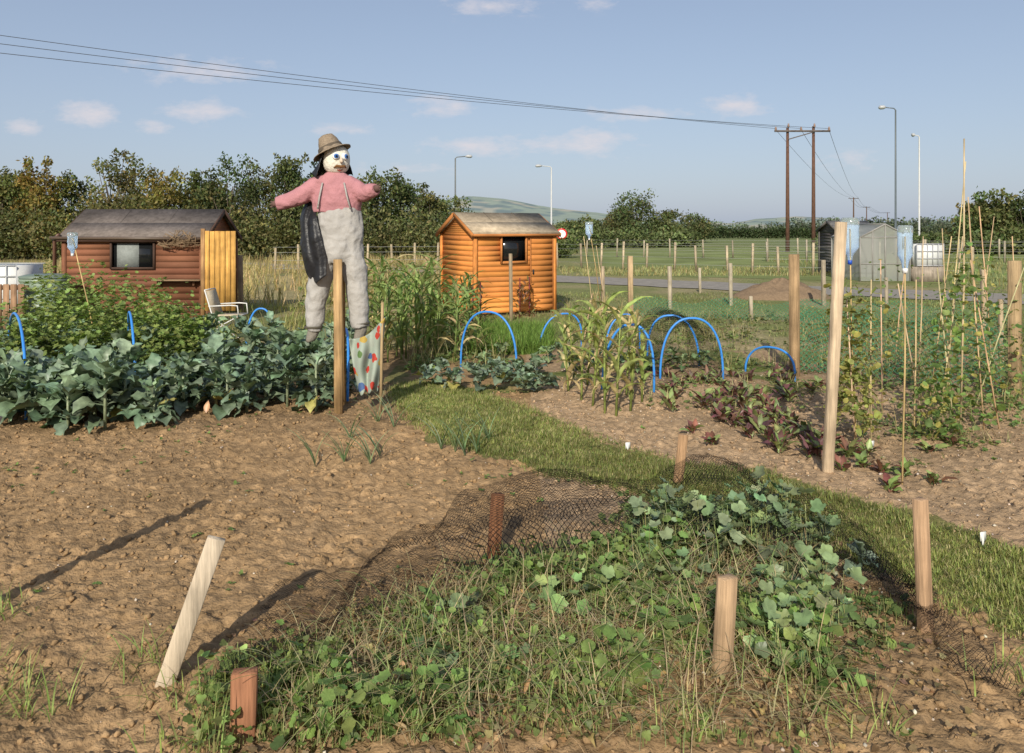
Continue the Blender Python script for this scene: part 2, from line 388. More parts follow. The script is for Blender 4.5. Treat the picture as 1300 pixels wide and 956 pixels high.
def tree(name, x, y, h, w, colr, n=3500, size=.17, low=.05):
    A = Acc(); k = R.randint(30,40); cs_ = []; rs = []
    for i in range(k):
        t = R.uniform(low,1)**.9
        env = math.sqrt(max(0,1-((t-.42)/.66)**2))
        rad = w/2*env*math.sqrt(R.rand())*.85; a = R.rand()*6.28
        cs_.append([x+rad*math.cos(a), y+rad*math.sin(a), h*(.05+.83*t)]); rs.append(w*R.uniform(.13,.24)*(1.1-.35*t))
    for i in range(9):   # wispy leaders
        a = R.rand()*6.28; q = R.rand(); cs_.append([x+w*.36*q*math.cos(a), y+w*.36*q*math.sin(a), h*R.uniform(.84,1.03)]); rs.append(w*R.uniform(.05,.11))
    cs_ = np.array(cs_); rs = np.array(rs); cc = [np.array(colr)*R.uniform(.6,1.45)*np.array([R.uniform(.85,1.3),1,1]) for _ in rs]
    leafballs(A, cs_, rs, n, size, cc, 1.05)
    tp = np.array([[x,y,0],[x+.1*w*R.uniform(-.3,.3),y,h*.35],[x+R.uniform(-.1,.1)*w,y,h*.75]])
    tube(A, tp, [.022*h,.016*h,.005*h], [.10,.08,.06], 7, mi=1)
    for c in cs_[::3]:
        s = tp[0]+(tp[1]-tp[0])*R.uniform(.4,1); m = (s+c)/2+[0,0,.05*h*R.rand()]
        tube(A, [s,m,c], [.008*h,.005*h,.002*h], [.10,.08,.06], 5, mi=1)
    A.build(name, [M_tree, M_bark])
specs = [(-30,226,52),(15,222,50),(58,205,49),(100,224,52),(148,200,50),(200,218,48),(245,222,52),(292,207,50),(335,214,54),(372,195,50),(402,208,52),(440,228,55),(478,216,50),(512,230,52),(545,246,58),(575,252,66),(-80,225,50),(-140,218,50),(30,224,54),(180,208,54),(265,228,55)]
for i,(px,top,d) in enumerate(specs):
    x = (px-650)/F_*d; h = H_+(HY-top)/F_*d
    cl_ = [(.19,.175,.05),(.11,.13,.045),(.215,.185,.055),(.10,.12,.045),(.14,.145,.055)][i%5] if px < 260 else [(.095,.12,.045),(.075,.10,.04),(.115,.13,.05)][i%3]
    tree('willow_tree' if px>260 else 'poplar_tree', x, d+R.uniform(-1,1), h, R.uniform(3.4,4.9), cl_, 5000, .19)
A = Acc()
n = 170; px = np.linspace(-150,640,n); d = 47+R.uniform(-2,3,n); hh = np.interp(px,[-150,520,640],[3.4,3.0,1.3])*R.uniform(.55,1.15,n)
cs_ = np.c_[(px-650)/F_*d, d, hh*.5]; leafballs(A, cs_, hh*.6, 34000, .2, [np.array([.095,.11,.045])*R.uniform(.6,1.6)*np.array([R.uniform(.9,1.3),1,1]) for _ in px], 1.0)
A.build('hedgerow', M_tree)
for px, top, d, w, c in [(808,248,95,8,(.09,.12,.05)),(845,268,98,5,(.10,.13,.05)),(790,264,100,6,(.11,.12,.05)),(880,275,110,6,(.10,.12,.05)),(1262,248,60,5,(.13,.16,.06)),(1300,246,58,5,(.11,.14,.055)),(1238,258,66,4,(.14,.15,.06)),(1345,240,58,6,(.11,.14,.05)),(745,281,85,5,(.12,.15,.06)),(722,283,88,4,(.13,.15,.06))]:
    tree('oak_tree', (px-650)/F_*d, d, H_+(HY-top)/F_*d, w, c, 3800, .27)
A = Acc()
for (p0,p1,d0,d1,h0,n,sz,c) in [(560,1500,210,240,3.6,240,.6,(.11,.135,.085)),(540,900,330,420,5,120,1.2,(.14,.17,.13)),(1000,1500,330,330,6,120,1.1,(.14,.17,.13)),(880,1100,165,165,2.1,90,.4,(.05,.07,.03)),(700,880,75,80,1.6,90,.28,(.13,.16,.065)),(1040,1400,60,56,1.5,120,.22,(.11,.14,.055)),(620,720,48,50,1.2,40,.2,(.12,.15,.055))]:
    px = np.linspace(p0,p1,n); d = np.linspace(d0,d1,n); hh = h0*(R.uniform(.45,1.2,n) if h0 != 2.1 else np.ones(n))
    leafballs(A, np.c_[(px-650)/F_*d, d, hh*.5], hh*.62, n*90, sz, [np.array(c)*R.uniform(.65,1.4) for _ in px], .9)
A.build('distant_hedge', M_tree)

# ================================================================ SHEDS
def clad(A, p0, p1, z0, z1, bh, colr, openings=(), lim=None):
    p0 = np.array(p0, float); p1 = np.array(p1, float); L = np.linalg.norm(p1-p0); u = (p1-p0)/L; nrm = np.array([u[1], -u[0]])
    z = z0
    while z < z1-1e-4:
        zt = min(z+bh, z1); segs = [(0, L)]
        if lim: segs = [lim((z+zt)/2)]
        for (a, b, c, d) in openings:
            if z+.5*bh > c and z+.5*bh < d:
                ns = []
                for s in segs:
                    if a > s[0]: ns.append((s[0], min(a, s[1])))
                    if b < s[1]: ns.append((max(b, s[0]), s[1]))
                segs = ns
        for s in segs:
            if s[1]-s[0] < .02: continue
            v = []
            for zz, off in ((z+.0005, .008), (zt-.0005, .004)):
                for uu, oo in ((s[0], off), (s[1], off), (s[1], -.012), (s[0], -.012)):
                    q = p0+u*uu+nrm*oo; v.append([q[0], q[1], zz])
            A.add(v, np.array(colr)*R.uniform(.88,1.11)*np.array([1,R.uniform(.95,1.05),R.uniform(.9,1.1)]), BQ)
        z = zt
def slab(A, a, b, c, d, th, colr):
    a,b,c,d = [np.array(q,float) for q in (a,b,c,d)]; n = np.cross(b-a, d-a); n /= np.linalg.norm(n)
    if n[2] < 0: n = -n
    A.add([a,b,c,d,a+n*th,b+n*th,c+n*th,d+n*th], colr, BQ)
def shed(name, c0, th, L, W, ze, zr, wall, roof, win, door=None, bh=.12, trim=None):
    E = empty(name); u = np.array([math.cos(th), math.sin(th)]); v = np.array([-u[1], u[0]]); c0 = np.array(c0, float)
    P = lambda a, b, z=None: (c0+u*a+v*b) if z is None else np.array([*(c0+u*a+v*b), z])
    A = Acc(); clad(A, P(0,0), P(L,0), .06, ze, bh, wall, [win] if win else [])
    clad(A, P(L,W), P(0,W), .06, ze, bh, wall)
    lim = lambda z: (0, W) if z < ze else (W/2*(z-ze)/(zr-ze), W-W/2*(z-ze)/(zr-ze))
    clad(A, P(0,W), P(0,0), .06, ze, bh, wall); clad(A, P(0,W), P(0,0), ze, zr-.03, .04, wall, lim=lim)
    clad(A, P(L,0), P(L,W), .06, ze, bh, wall); clad(A, P(L,0), P(L,W), ze, zr-.03, .04, wall, lim=lim)
    A.build('walls', M_board, parent=E)
    A = Acc()
    for a, b in ((0,0),(L,0),(0,W),(L,W)): box(A, [*P(a,b), ze/2-.01], [.075,.075,ze-.02], np.array(wall)*1.02, th)
    A.build('corner_posts', M_wood, parent=E)
    A = Acc(); o = .09; k = (zr-ze)/(W/2); lo = ze-o*k
    slab(A, P(-o,-o,lo), P(L+o,-o,lo), P(L+o,W/2,zr), P(-o,W/2,zr), .025, roof)
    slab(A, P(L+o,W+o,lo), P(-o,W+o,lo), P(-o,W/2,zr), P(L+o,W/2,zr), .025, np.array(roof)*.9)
    for s in np.linspace(0,1,4)[1:-1]:
        slab(A, P(-o+(L+2*o)*s,-o,lo+.027), P(-o+(L+2*o)*s+.02,-o,lo+.027), P(-o+(L+2*o)*s+.02,W/2,zr+.027), P(-o+(L+2*o)*s,W/2,zr+.027), .004, np.array(roof)*.8)
    slab(A, P(-o,-o-.004,lo+.033), P(L+o,-o-.004,lo+.033), P(L+o,W*.22,lo+.033+k*(W*.22+o)), P(-o,W*.22,lo+.033+k*(W*.22+o)), .005, np.array(roof)*1.12)
    A.build('roof', M_felt, parent=E)
    A = Acc(); tc = np.array(trim if trim is not None else wall)
    for a in (-o-.012, L+o+.012):
        beam(A, P(a,-o-.01,lo-.02), P(a,W/2,zr-.02), .02, .08, tc, th); beam(A, P(a,W+o+.01,lo-.02), P(a,W/2,zr-.02), .02, .08, tc, th)
    beam(A, P(-o,-o-.012,lo-.012), P(L+o,-o-.012,lo-.012), .02, .05, tc, th+1.57)
    A.build('bargeboards', M_board, parent=E)
    if win:
        a, b, c, d = win; A = Acc()
        for s in (a, b): box(A, [*P(s,-.02),(c+d)/2], [.035,.05,d-c+.04], tc*.9, th)
        for s in (c, d): box(A, [*P((a+b)/2,-.021),s], [b-a-.035,.052,.04], tc*.9, th)
        A.build('window_frame', M_board, parent=E)
        A = Acc(); box(A, [*P((a+b)/2,.03),(c+d)/2], [b-a+.05,.006,d-c+.05], [.02,.02,.02], th); A.build('window_pane', M_glass, parent=E)
    if door:
        A = Acc(); a, b, z1 = door
        for s in np.arange(.08, z1-.1, .115): box(A, [*P((a+b)/2,-.022),s+.057], [b-a,.016,.111], np.array(wall)*R.uniform(.88,1.08), th)
        for s in (a,b): box(A, [*P(s,-.034),z1*.5+.02], [.02,.02,z1-.08], tc*.8, th)
        box(A, [*P(a+.06,-.04),z1*.55], [.03,.02,.1], [.05,.05,.05], th)
        A.build('door', M_board, parent=E)
    A = Acc(); box(A, [*P(L/2,W/2),.03], [L-.1,W-.1,.05], [.1,.08,.06], th); A.build('floor', M_board, parent=E)
    return E, P
E, P = shed('brown_wooden_shed', (-8.54,15.2), .0, 2.62, 1.85, 1.62, 2.15, (.205,.088,.05), (.155,.13,.115), (.9,1.72,1.02,1.52), trim=(.10,.06,.045))
A = Acc(); box(A, [*P(1.2,.022),1.27],[.42,.004,.46],[.24,.26,.25]); A.build('curtain', M_cloth, parent=E)
A = Acc(); box(A, [*P(2.2,-.12),.80],[.9,.2,.025],[.3,.2,.12]); box(A,[*P(1.85,-.06),.74],[.03,.1,.1],[.2,.1,.06]); box(A,[*P(2.5,-.06),.74],[.03,.1,.1],[.2,.1,.06])
A.build('shelf', M_board, parent=E)
A = Acc(); tube(A, [P(-.16,-.05,.3),P(-.16,-.05,1.6),P(-.05,-.1,1.66)], .035, [.12,.06,.04]); tube(A,[P(-.2,-.13,1.6),P(2.7,-.13,1.585)],.03,[.10,.07,.05]); A.build('rainwater_pipe', M_plast, parent=E)
A = Acc()
for i in range(40):
    a = R.uniform(0,3.14); c = np.array(P(2.25,-.16,1.45)); tube(A, [c+[R.uniform(-.3,.3),0,R.uniform(-.05,.1)], c+[.4*math.cos(a),R.uniform(-.06,.06),.3*math.sin(a)]], .006, [.22,.15,.09], 4)
A.build('twig_bundle', M_bark, parent=E)
shed('orange_wooden_shed', (-.74,16.0), math.radians(28), 1.85, 1.7, 1.70, 2.10, (.58,.225,.06), (.36,.29,.205), (.58,1.16,1.08,1.64), door=(1.26,1.8,1.6), bh=.105, trim=(.48,.19,.06))

E = empty('wooden_fence_panel'); A = Acc()
x0, x1, d = (260-650)/F_*15.0, (299-650)/F_*15.0, 15.0
for s in np.linspace(x0+.04, x1-.04, 6): box(A, [s,d+R.uniform(-.004,.004),.2+.78],[.088,.02,1.5+R.uniform(-.01,.01)], np.array([.56,.31,.085])*R.uniform(.8,1.12))
A.build('boards', M_wood, parent=E); A = Acc()
for z in (.4,1.0,1.6): box(A, [(x0+x1)/2,d+.03,z],[x1-x0,.035,.06],[.5,.3,.1])
box(A,[x0-.03,d,.9],[.07,.07,1.75],[.35,.2,.09]); A.build('frame', M_wood, parent=E)

E = empty('water_butt'); A = Acc(); c = [(57-650)/F_*14.4,14.4,0]
pr = [(.0,0),(.34,0),(.36,.04)]
for i in range(8): z = .06+i*.095; pr += [(.388+.008*math.sin(i),z),(.397,z+.02),(.397,z+.06),(.388,z+.08)]
pr += [(.41,.83),(.42,.86),(.39,.89),(0,.9)]
lathe(A, c, pr, [.20,.26,.19], 28); A.build('barrel', M_plast, True, E)
A = Acc(); lathe(A, [c[0],c[1],.89], [(.42,0),(.42,.03),(.3,.06),(.0,.07)], [.14,.18,.14], 28); A.build('lid', M_plast, True, E)
E = empty('white_water_tank'); A = Acc(); tx = (8-650)/F_*16; box(A,[tx,16,.62],[.95,.9,.85],[.72,.72,.7]); A.build('tank', M_plast, parent=E); A = Acc()
for z in np.linspace(.2,1.06,5):
    for sy in (-.48,.48): tube(A,[[tx-.5,16+sy,z],[tx+.5,16+sy,z]],.012,[.45,.46,.47],6)
for x in np.linspace(-.5,.5,6): tube(A,[[tx+x,15.52,.15],[tx+x,15.52,1.08]],.012,[.45,.46,.47],6)
A.build('cage', M_plast, parent=E); A=Acc(); box(A,[tx,16,.09],[1,.95,.12],[.3,.22,.14]); A.build('base', M_wood, parent=E)
E = empty('wooden_pallet'); A = Acc(); c = at(5,380,13.8)
for i in range(6): box(A,[c[0]-.35+i*.13,13.8,.42],[.1,.02,.78],np.array([.28,.17,.10])*R.uniform(.8,1.2))
for z in (.1,.42,.75): box(A,[c[0],13.84,z],[.8,.05,.08],[.24,.15,.09])
A.build('slats', M_wood, parent=E)

E = empty('folding_garden_chair'); A = Acc(); d = 12.9; cx = (290-650)/F_*d; wht = [.62,.61,.58]; q8=.86
for s in (-.22,.22):
    tube(A,[[cx-.30,d+s,.92*q8],[cx-.18,d+s,.45*q8],[cx+.22,d+s,.03]],.011,wht,8)
    tube(A,[[cx-.28,d+s,.03],[cx+.02,d+s,.30*q8],[cx+.24,d+s,.44*q8]],.011,wht,8)
    tube(A,[[cx-.24,d+s,.62*q8],[cx+.1,d+s,.64*q8],[cx+.22,d+s,.63*q8],[cx+.24,d+s,.44*q8]],.011,wht,8)
for q in ([cx-.30,.92*q8],[cx+.22,.03],[cx-.28,.03],[cx+.24,.44*q8]): tube(A,[[q[0],d-.22,q[1]],[q[0],d+.22,q[1]]],.011,wht,8)
A.build('frame', M_plast, True, E); A = Acc()
slab(A,[cx-.17,d-.21,.43*q8],[cx+.23,d-.21,.445*q8],[cx+.23,d+.21,.445*q8],[cx-.17,d+.21,.43*q8],.012,[.5,.42,.3])
slab(A,[cx-.29,d-.21,.9*q8],[cx-.18,d-.21,.47*q8],[cx-.18,d+.21,.47*q8],[cx-.29,d+.21,.9*q8],.012,[.5,.42,.3])
A.build('seat_cloth', M_cloth, parent=E)

# ================================================================ SCARECROW
S = empty('scarecrow'); D = 7.78
def sp(px, py, dy=0): p = at(px, py, D); p[1] += dy; return p
def organic(name, parts, colr, mt, vox=.012, wr=.02, wscale=.14, sm=6, d2=.010):
    A = Acc()
    for P_, rx, ry in parts: tube(A, P_, rx, colr, 16, ry)
    o = A.build(name, mt, True, S)
    m = o.modifiers.new('r','REMESH'); m.mode='VOXEL'; m.voxel_size = vox; m.use_smooth_shade = True
    m = o.modifiers.new('s','SMOOTH'); m.iterations = sm; m.factor=.5
    t = bpy.data.textures.new(name,'CLOUDS'); t.noise_scale = wscale; t.noise_depth = 1
    m = o.modifiers.new('d','DISPLACE'); m.texture = t; m.strength = wr; m.mid_level=.5
    t = bpy.data.textures.new(name+'2','MARBLE'); t.noise_scale = .12; t.turbulence = 7
    m = o.modifiers.new('d2','DISPLACE'); m.texture = t; m.strength = d2; m.mid_level=.5
    return o
k = D/F_
M_shirt = surf('pink_shirt', .95, (9,9,9), .16, .45, 22, color=(.40,.19,.205), bdist=.03, spec=.05)
M_trous = surf('grey_trousers', .95, (7,7,7), .14, .45, 16, color=(.365,.35,.33), bdist=.03, spec=.05)
organic('shirt', [
    ([sp(427,270), sp(427,255), sp(427,240), sp(426,228), sp(426,219)], np.array([31,32,30,23,11])*k, np.array([19,20,18,14,9])*k),
    ([sp(412,234), sp(398,238), sp(385,248,-.01), sp(368,255,-.02), sp(352,259,-.03)], np.array([13,12.5,12,10.5,9])*k, np.array([13,13,12,10,8])*k),
    ([sp(440,234), sp(454,241,-.03), sp(464,246,-.08), sp(474,243,-.13), sp(481,241,-.17)], np.array([13,12,11,9,7])*k, np.array([13,12,11,9,7])*k)],
    [.6,.2,.2], M_shirt)
organic('trousers', [
    ([sp(430,262), sp(430,275), sp(431,290), sp(431,305), sp(431,322), sp(431,334)], np.array([27,29,30,30,31,28])*k, np.array([19,20,21,21,20,16])*k),
    ([sp(415,318), sp(409,340), sp(404,362), sp(401,385), sp(399,405), sp(398,420)], np.array([16,16,14,12.5,11.5,10.5])*k, np.array([17,16,14,12.5,11,10])*k),
    ([sp(446,318), sp(450,340), sp(453,362), sp(455,385), sp(457,402), sp(458,415)], np.array([16,16,15,13.5,12,10])*k, np.array([17,16,14,12.5,11,10])*k)],
    [.5,.5,.5], M_trous, wr=.03, d2=.014)
A = Acc()
for a, b in ((408,413),(449,440)):
    tube(A, [sp(a,266,-.150), sp((a+b)/2,250,-.152), sp(b,233,-.115)], .009, [.36,.34,.32], 6)
A.build('braces', M_cloth, True, S)
A = Acc()
for p, q in ((sp(354,258.6,-.03), sp(346,259.5,-.03)), (sp(481,241,-.17), sp(486,239,-.19))):
    dv = q-p
    tube(A, [p, p+dv*.6, p+dv], [.038,.032,.02], [.12,.07,.06], 10)
    for j in range(5):
        e = p+dv*(1.0+.35*(1-abs(j-2)*.25)); off = (j-2)*.010
        tube(A, [p+dv*.7+[0,0,off], e+[0,0,off*1.5-.01*(j%2)]], [.007,.005], [.13,.09,.07], 6)
for c_, r in ((sp(398,415),.085),(sp(458,410),.083)):
    lathe(A, c_, [(r,-.012),(r+.010,0),(r,.012)], [.09,.08,.06], 14)
A.build('gloves_and_ties', M_cloth, True, S)
A = Acc()
for a in (398,458):
    tube(A, [sp(a,412), sp(a,421), sp(a-2,428,-.03), sp(a-4,431,-.10)], [.06,.058,.05,.02], [.20,.18,.15], 12)
A.build('stuffed_feet', M_cloth, True, S)
A = Acc(); hc = sp(427,203)
pr = [(.138*math.sin(t)*(1+.05*math.sin(3*t)), -.15*math.cos(t)) for t in np.linspace(.02,math.pi-.02,18)]
lathe(A, hc, pr, [.68,.65,.56], 26); o = A.build('head_sack', M_cloth, True, S)
def onhead(azd, eld, out=0):
    a, e = math.radians(azd), math.radians(eld); dv = np.array([math.sin(a)*math.cos(e)*.138, -math.cos(a)*math.cos(e)*.138, math.sin(e)*.15])
    return hc+dv*(1+out)
def disc(A, azd, eld, r, colr, out=.02):
    c = onhead(azd, eld, out); n = (c-hc); n /= np.linalg.norm(n); up = np.array([0,0,1.]); s = np.cross(up,n); s /= np.linalg.norm(s); u = np.cross(n,s)
    lathe(A, c, [(r,-.012),(r*.95,.003),(r*.6,.009),(.0,.011)], colr, 16, M=np.stack([s,u,n],1))
A = Acc()
for az_ in (10,50):
    disc(A, az_, 10, .036, [.70,.70,.68]); disc(A, az_+2, 9, .025, [.05,.14,.38], .06); disc(A, az_+3, 8, .012, [.01,.01,.01], .11)
A.build('eyes', M_cloth, True, S)
A = Acc(); tube(A, [onhead(31,2,.02), onhead(31,-9,.12), onhead(31,-14,.04)], [.012,.019,.010], [.56,.46,.36], 10)
A.build('nose', M_cloth, True, S)
A = Acc(); tube(A, [onhead(0,-33,.03), onhead(14,-25,.07), onhead(31,-27,.09), onhead(48,-25,.07), onhead(64,-33,.03)], [.004,.012,.013,.012,.004], [.20,.10,.04], 8)
tube(A, [onhead(16,-42,.02), onhead(31,-46,.03), onhead(46,-42,.02)], [.003,.007,.003], [.25,.04,.03], 6)
A.build('moustache_and_mouth', M_cloth, True, S)
M_blk = surf('black_plastic', .45, (6,6,6), .3, .6, 9, color=(.016,.016,.018), spec=.35, bdist=.04)
A=Acc(); nu,nv=40,16; g=[]
for j in range(nv):
    t=j/(nv-1)
    for i in range(nu):
        s=i/(nu-1); a=math.radians(-45-170*s)
        rr0=.146+.05*t**1.5+.010*math.sin(s*19+t*3)*(.3+t)+.02*(float(vn(s*9,t*4,1,5))-.5)
        g.append([hc[0]+math.sin(a)*rr0*(1+.15*t), hc[1]-math.cos(a)*rr0, hc[2]+.06-.22*t*(.85+.25*math.sin(s*9+1)**2)])
A.add(g,[.01]*3,[[j*nu+i,j*nu+i+1,(j+1)*nu+i+1,(j+1)*nu+i] for j in range(nv-1) for i in range(nu-1)])
o=A.build('black_hood', M_blk, True, S); m=o.modifiers.new('s','SOLIDIFY'); m.thickness=.004
# black sheet draped from the shoulder down the side and back
A = Acc(); nu, nv = 50, 54; g = []
for j in range(nv):
    t = j/(nv-1)
    for i in range(nu):
        s = i/(nu-1)
        pxl = np.interp(t,[0,.2,.45,.75,1],[400,389,380,378,387])+1.5*math.sin(t*11); pxr = np.interp(t,[0,.3,.55,.8,1],[408,402,411,419,420])
        px = pxl+(pxr-pxl)*s; py = 226+np.interp(s,[0,.3,.6,1],[112,126,133,122])*t
        fr = np.interp(t,[0,.25,.4,.6,1],[.06,.05,-.12,-.20,-.205]); bk = .06
        y = bk+(fr-bk)*s**.5 + .016*math.sin(s*12+2*t)*min(1,t*2) + .05*(float(vn(s*4,t*4,1,4))-.5)
        g.append(sp(px,py,y))
q = [[j*nu+i,j*nu+i+1,(j+1)*nu+i+1,(j+1)*nu+i] for j in range(nv-1) for i in range(nu-1)]
A.add(g,[.01,.01,.01],q); o = A.build('black_plastic_cape', M_blk, True, S); m = o.modifiers.new('s','SOLIDIFY'); m.thickness=.004
M_straw = surf('felt_straw', .9, (60,60,90), .35, .7, 60, color=(.25,.195,.14), bdist=.01, spec=.05)
A = Acc(); tl = math.radians(-24)
Mh = np.array(Matrix.Rotation(tl, 3, 'Y') @ Matrix.Rotation(math.radians(-4),3,'X'))
hat0 = sp(420,190)
lathe(A, hat0, [(.0,.135),(.045,.15),(.075,.135),(.095,.09),(.115,.02),(.125,0),(.16,-.018),(.192,-.03),(.192,-.038),(.16,-.028),(.115,-.012)], [.3,.2,.1], 30, M=Mh)
o = A.build('straw_hat', M_straw, True, S)
t = bpy.data.textures.new('hat','CLOUDS'); t.noise_scale=.1; m=o.modifiers.new('d','DISPLACE'); m.texture=t; m.strength=.03
A = Acc(); lathe(A, hat0, [(.128,.0),(.118,.035)], [.10,.08,.06], 30, M=Mh); A.build('hat_band', M_cloth, True, S)
A = Acc(); b = gp(430,526); beam(A, [b[0],b[1],-.1], [b[0]-.015,b[1]+.03,1.47], .078, .055, [.40,.26,.125], .1)
A.build('support_post', M_wood, parent=S)
A = Acc(); tube(A, [sp(352,259,.02), sp(415,246,.0), sp(470,244,-.1)], .018, [.3,.2,.1], 8); beam(A,[b[0]-.02,b[1]+.30,.0],[b[0]-.02,b[1]+.24,2.25],.05,.04,[.35,.22,.1]); A.build('cross_arm', M_wood, parent=S)

def _pat(nt, out):
    L = nt.links.new; p = N(nt,'ShaderNodeBsdfPrincipled',Roughness=.8); p.inputs['Specular IOR Level'].default_value=.1
    tc = N(nt,'ShaderNodeTexCoord'); nz=N(nt,'ShaderNodeTexNoise',Scale=14.0,Detail=2); L(tc.outputs['Object'],nz.inputs[0])
    vs=N(nt,'ShaderNodeVectorMath',operation='SCALE'); L(nz.outputs['Color'],vs.inputs[0]); vs.inputs['Scale'].default_value=.07
    va=N(nt,'ShaderNodeVectorMath',operation='ADD'); L(tc.outputs['Object'],va.inputs[0]); L(vs.outputs[0],va.inputs[1])
    v = N(nt,'ShaderNodeTexVoronoi',Scale=11.0); L(va.outputs[0],v.inputs[0])
    r = N(nt,'ShaderNodeValToRGB'); e = r.color_ramp; e.interpolation='CONSTANT'
    e.elements[0].color=(.40,.05,.035,1); e.elements[1].position=.42; e.elements[1].color=(.10,.17,.06,1)
    for ps,c in ((.55,(.07,.12,.25,1)),(.66,(.30,.33,.28,1)),(.85,(.40,.28,.07,1))): q=e.elements.new(ps); q.color=c
    s = N(nt,'ShaderNodeSeparateColor'); L(v.outputs['Color'],s.inputs[0]); L(s.outputs[0],r.inputs[0])
    lt = mathn(nt,'LESS_THAN',v.outputs['Distance'],.44)
    mx = N(nt,'ShaderNodeMix',data_type='RGBA'); L(lt,mx.inputs[0]); mx.inputs[6].default_value=(.30,.345,.29,1); L(r.outputs[0],mx.inputs[7])
    L(mx.outputs[2],p.inputs['Base Color']); L(p.outputs[0],out.inputs[0])
E = empty('patterned_cloth_bag'); A = Acc(); nu, nv = 26, 30; g=[]
for j in range(nv):
    t=j/(nv-1)
    for i in range(nu):
        s=i/(nu-1); pxl=443+14*t**1.3; pxr=489-9*t; px=pxl+(pxr-pxl)*s
        py=(430-28*s)+(70-2*s+24*s)*t+9*math.sin(math.pi*s)*(1-t)+3*math.sin(s*15)*t
        g.append(at(px,py,7.55+.04*math.sin(s*12+t*3)+.025*math.sin(t*9+s*5)))
A.add(g,[.5,.5,.5],[[j*nu+i,j*nu+i+1,(j+1)*nu+i+1,(j+1)*nu+i] for j in range(nv-1) for i in range(nu-1)])
o=A.build('cloth', mat('patterned_cloth',_pat), True, E); m=o.modifiers.new('s','SOLIDIFY'); m.thickness=.006
A=Acc(); c=gp(483,528); tube(A,[c-[0,0,.05],[c[0]+.02,c[1],1.07]],.014,[.36,.26,.14],7); A.build('stick', M_wood, parent=E)

# ================================================================ STAKES, POSTS, CANES
def stake(name, base, top, w, t, colr, yaw=.25, d=None):
    b = gp(*base); b[2] = -.12; dd = d or b[1]; q = at(top[0], top[1], dd); A = Acc(); beam(A, b, q, w, t, colr, yaw, .002)
    o = A.build(name, M_wood); m=o.modifiers.new('b','BEVEL'); m.width=.003; m.segments=1; return o
stake('wooden_stake',(200,858),(275,683),.07,.03,[.52,.43,.32],.15)
stake('wooden_stake',(624,712),(632,627),.062,.04,[.22,.10,.05],.5)
stake('wooden_stake',(858,612),(868,552),.06,.04,[.36,.22,.12],.5)
stake('wooden_stake',(913,868),(923,732),.070,.045,[.40,.27,.16],.5)
stake('wooden_stake',(1176,802),(1168,633),.058,.045,[.42,.27,.16],.5)
stake('wooden_stake',(308,930),(311,851),.085,.045,[.26,.12,.065],.2)
A=Acc(); beam(A,[-2.62,3.25,-.1],[-2.25,3.45,.95],.07,.04,[.5,.4,.3]); A.build('wooden_stake',M_wood)
for (px,y1,y0,w,c) in [(1008,476,323,.095,[.33,.22,.12]),(1288,506,331,.105,[.35,.25,.14]),(800,424,325,.08,[.36,.26,.15]),(542,392,325,.08,[.32,.23,.14]),(648,408,322,.055,[.30,.23,.15]),(765,402,338,.06,[.36,.28,.19]),(850,393,338,.07,[.40,.34,.25]),(927,388,334,.07,[.40,.34,.25]),(953,408,376,.06,[.40,.34,.25]),(1248,418,342,.07,[.38,.30,.2]),(305,398,324,.10,[.30,.22,.15]),(1045,388,330,.08,[.36,.3,.22]),(1125,392,352,.06,[.36,.3,.22]),(888,372,340,.06,[.4,.34,.25]),(1270,470,380,.05,[.36,.28,.18])]:
    stake('fence_post',(px+1,y1),(px,y0),w,w*.9,c,R.uniform(0,.6))
stake('tall_wooden_stake',(1049,604),(1068,282),.075,.045,[.52,.40,.27],.3)
def bottle(A, c, r, h, colr=(.6,.75,.85)):
    lathe(A, c, [(.012,0),(.02,.01),(.022,h*.12),(r*.6,h*.2),(r,h*.33),(r*.93,h*.5),(r,h*.55),(r*.93,h*.75),(r,h*.8),(r,h*.96),(r*.8,h),(0,h*.99)], colr, 16)
def cane(name, base, top, r=.007, colr=(.5,.36,.17), btl=None, d=None, bt=None):
    b = gp(*base); q = at(top[0], top[1], d or b[1])
    E = empty(name); A = Acc(); m=(b+q)/2+[R.uniform(-.015,.015),0,0]; tube(A,[[b[0],b[1],-.05],m,q],[r,r*.9,r*.7],list(colr),6); A.build('cane',M_wood,parent=E)
    if btl: A=Acc(); bottle(A,q-[0,0,btl[1]*.75],btl[0],btl[1]); A.build('plastic_bottle',M_bottle,True,E); A=Acc(); lathe(A,q-[0,0,btl[1]*.77],[(0,-.02),(.018,-.02),(.018,.012),(.014,.014)],list(bt or [.7,.7,.7]),10); A.build('cap',M_plast,True,E)
    return E
cane('cane_with_bottle',(1145,617),(1149,300),.007,btl=(.05,.30))
cane('cane_with_bottle',(1087,560),(1079,290),.007,btl=(.075,.36),bt=[.02,.08,.45])
cane('cane_with_bottle',(130,470),(92,302),.009,btl=(.06,.27))
cane('cane_with_bottle',(764,398),(748,287),.01,btl=(.08,.34),d=16)
cane('cane_with_bottle',(680,398),(678,344),.009,btl=(.065,.22))
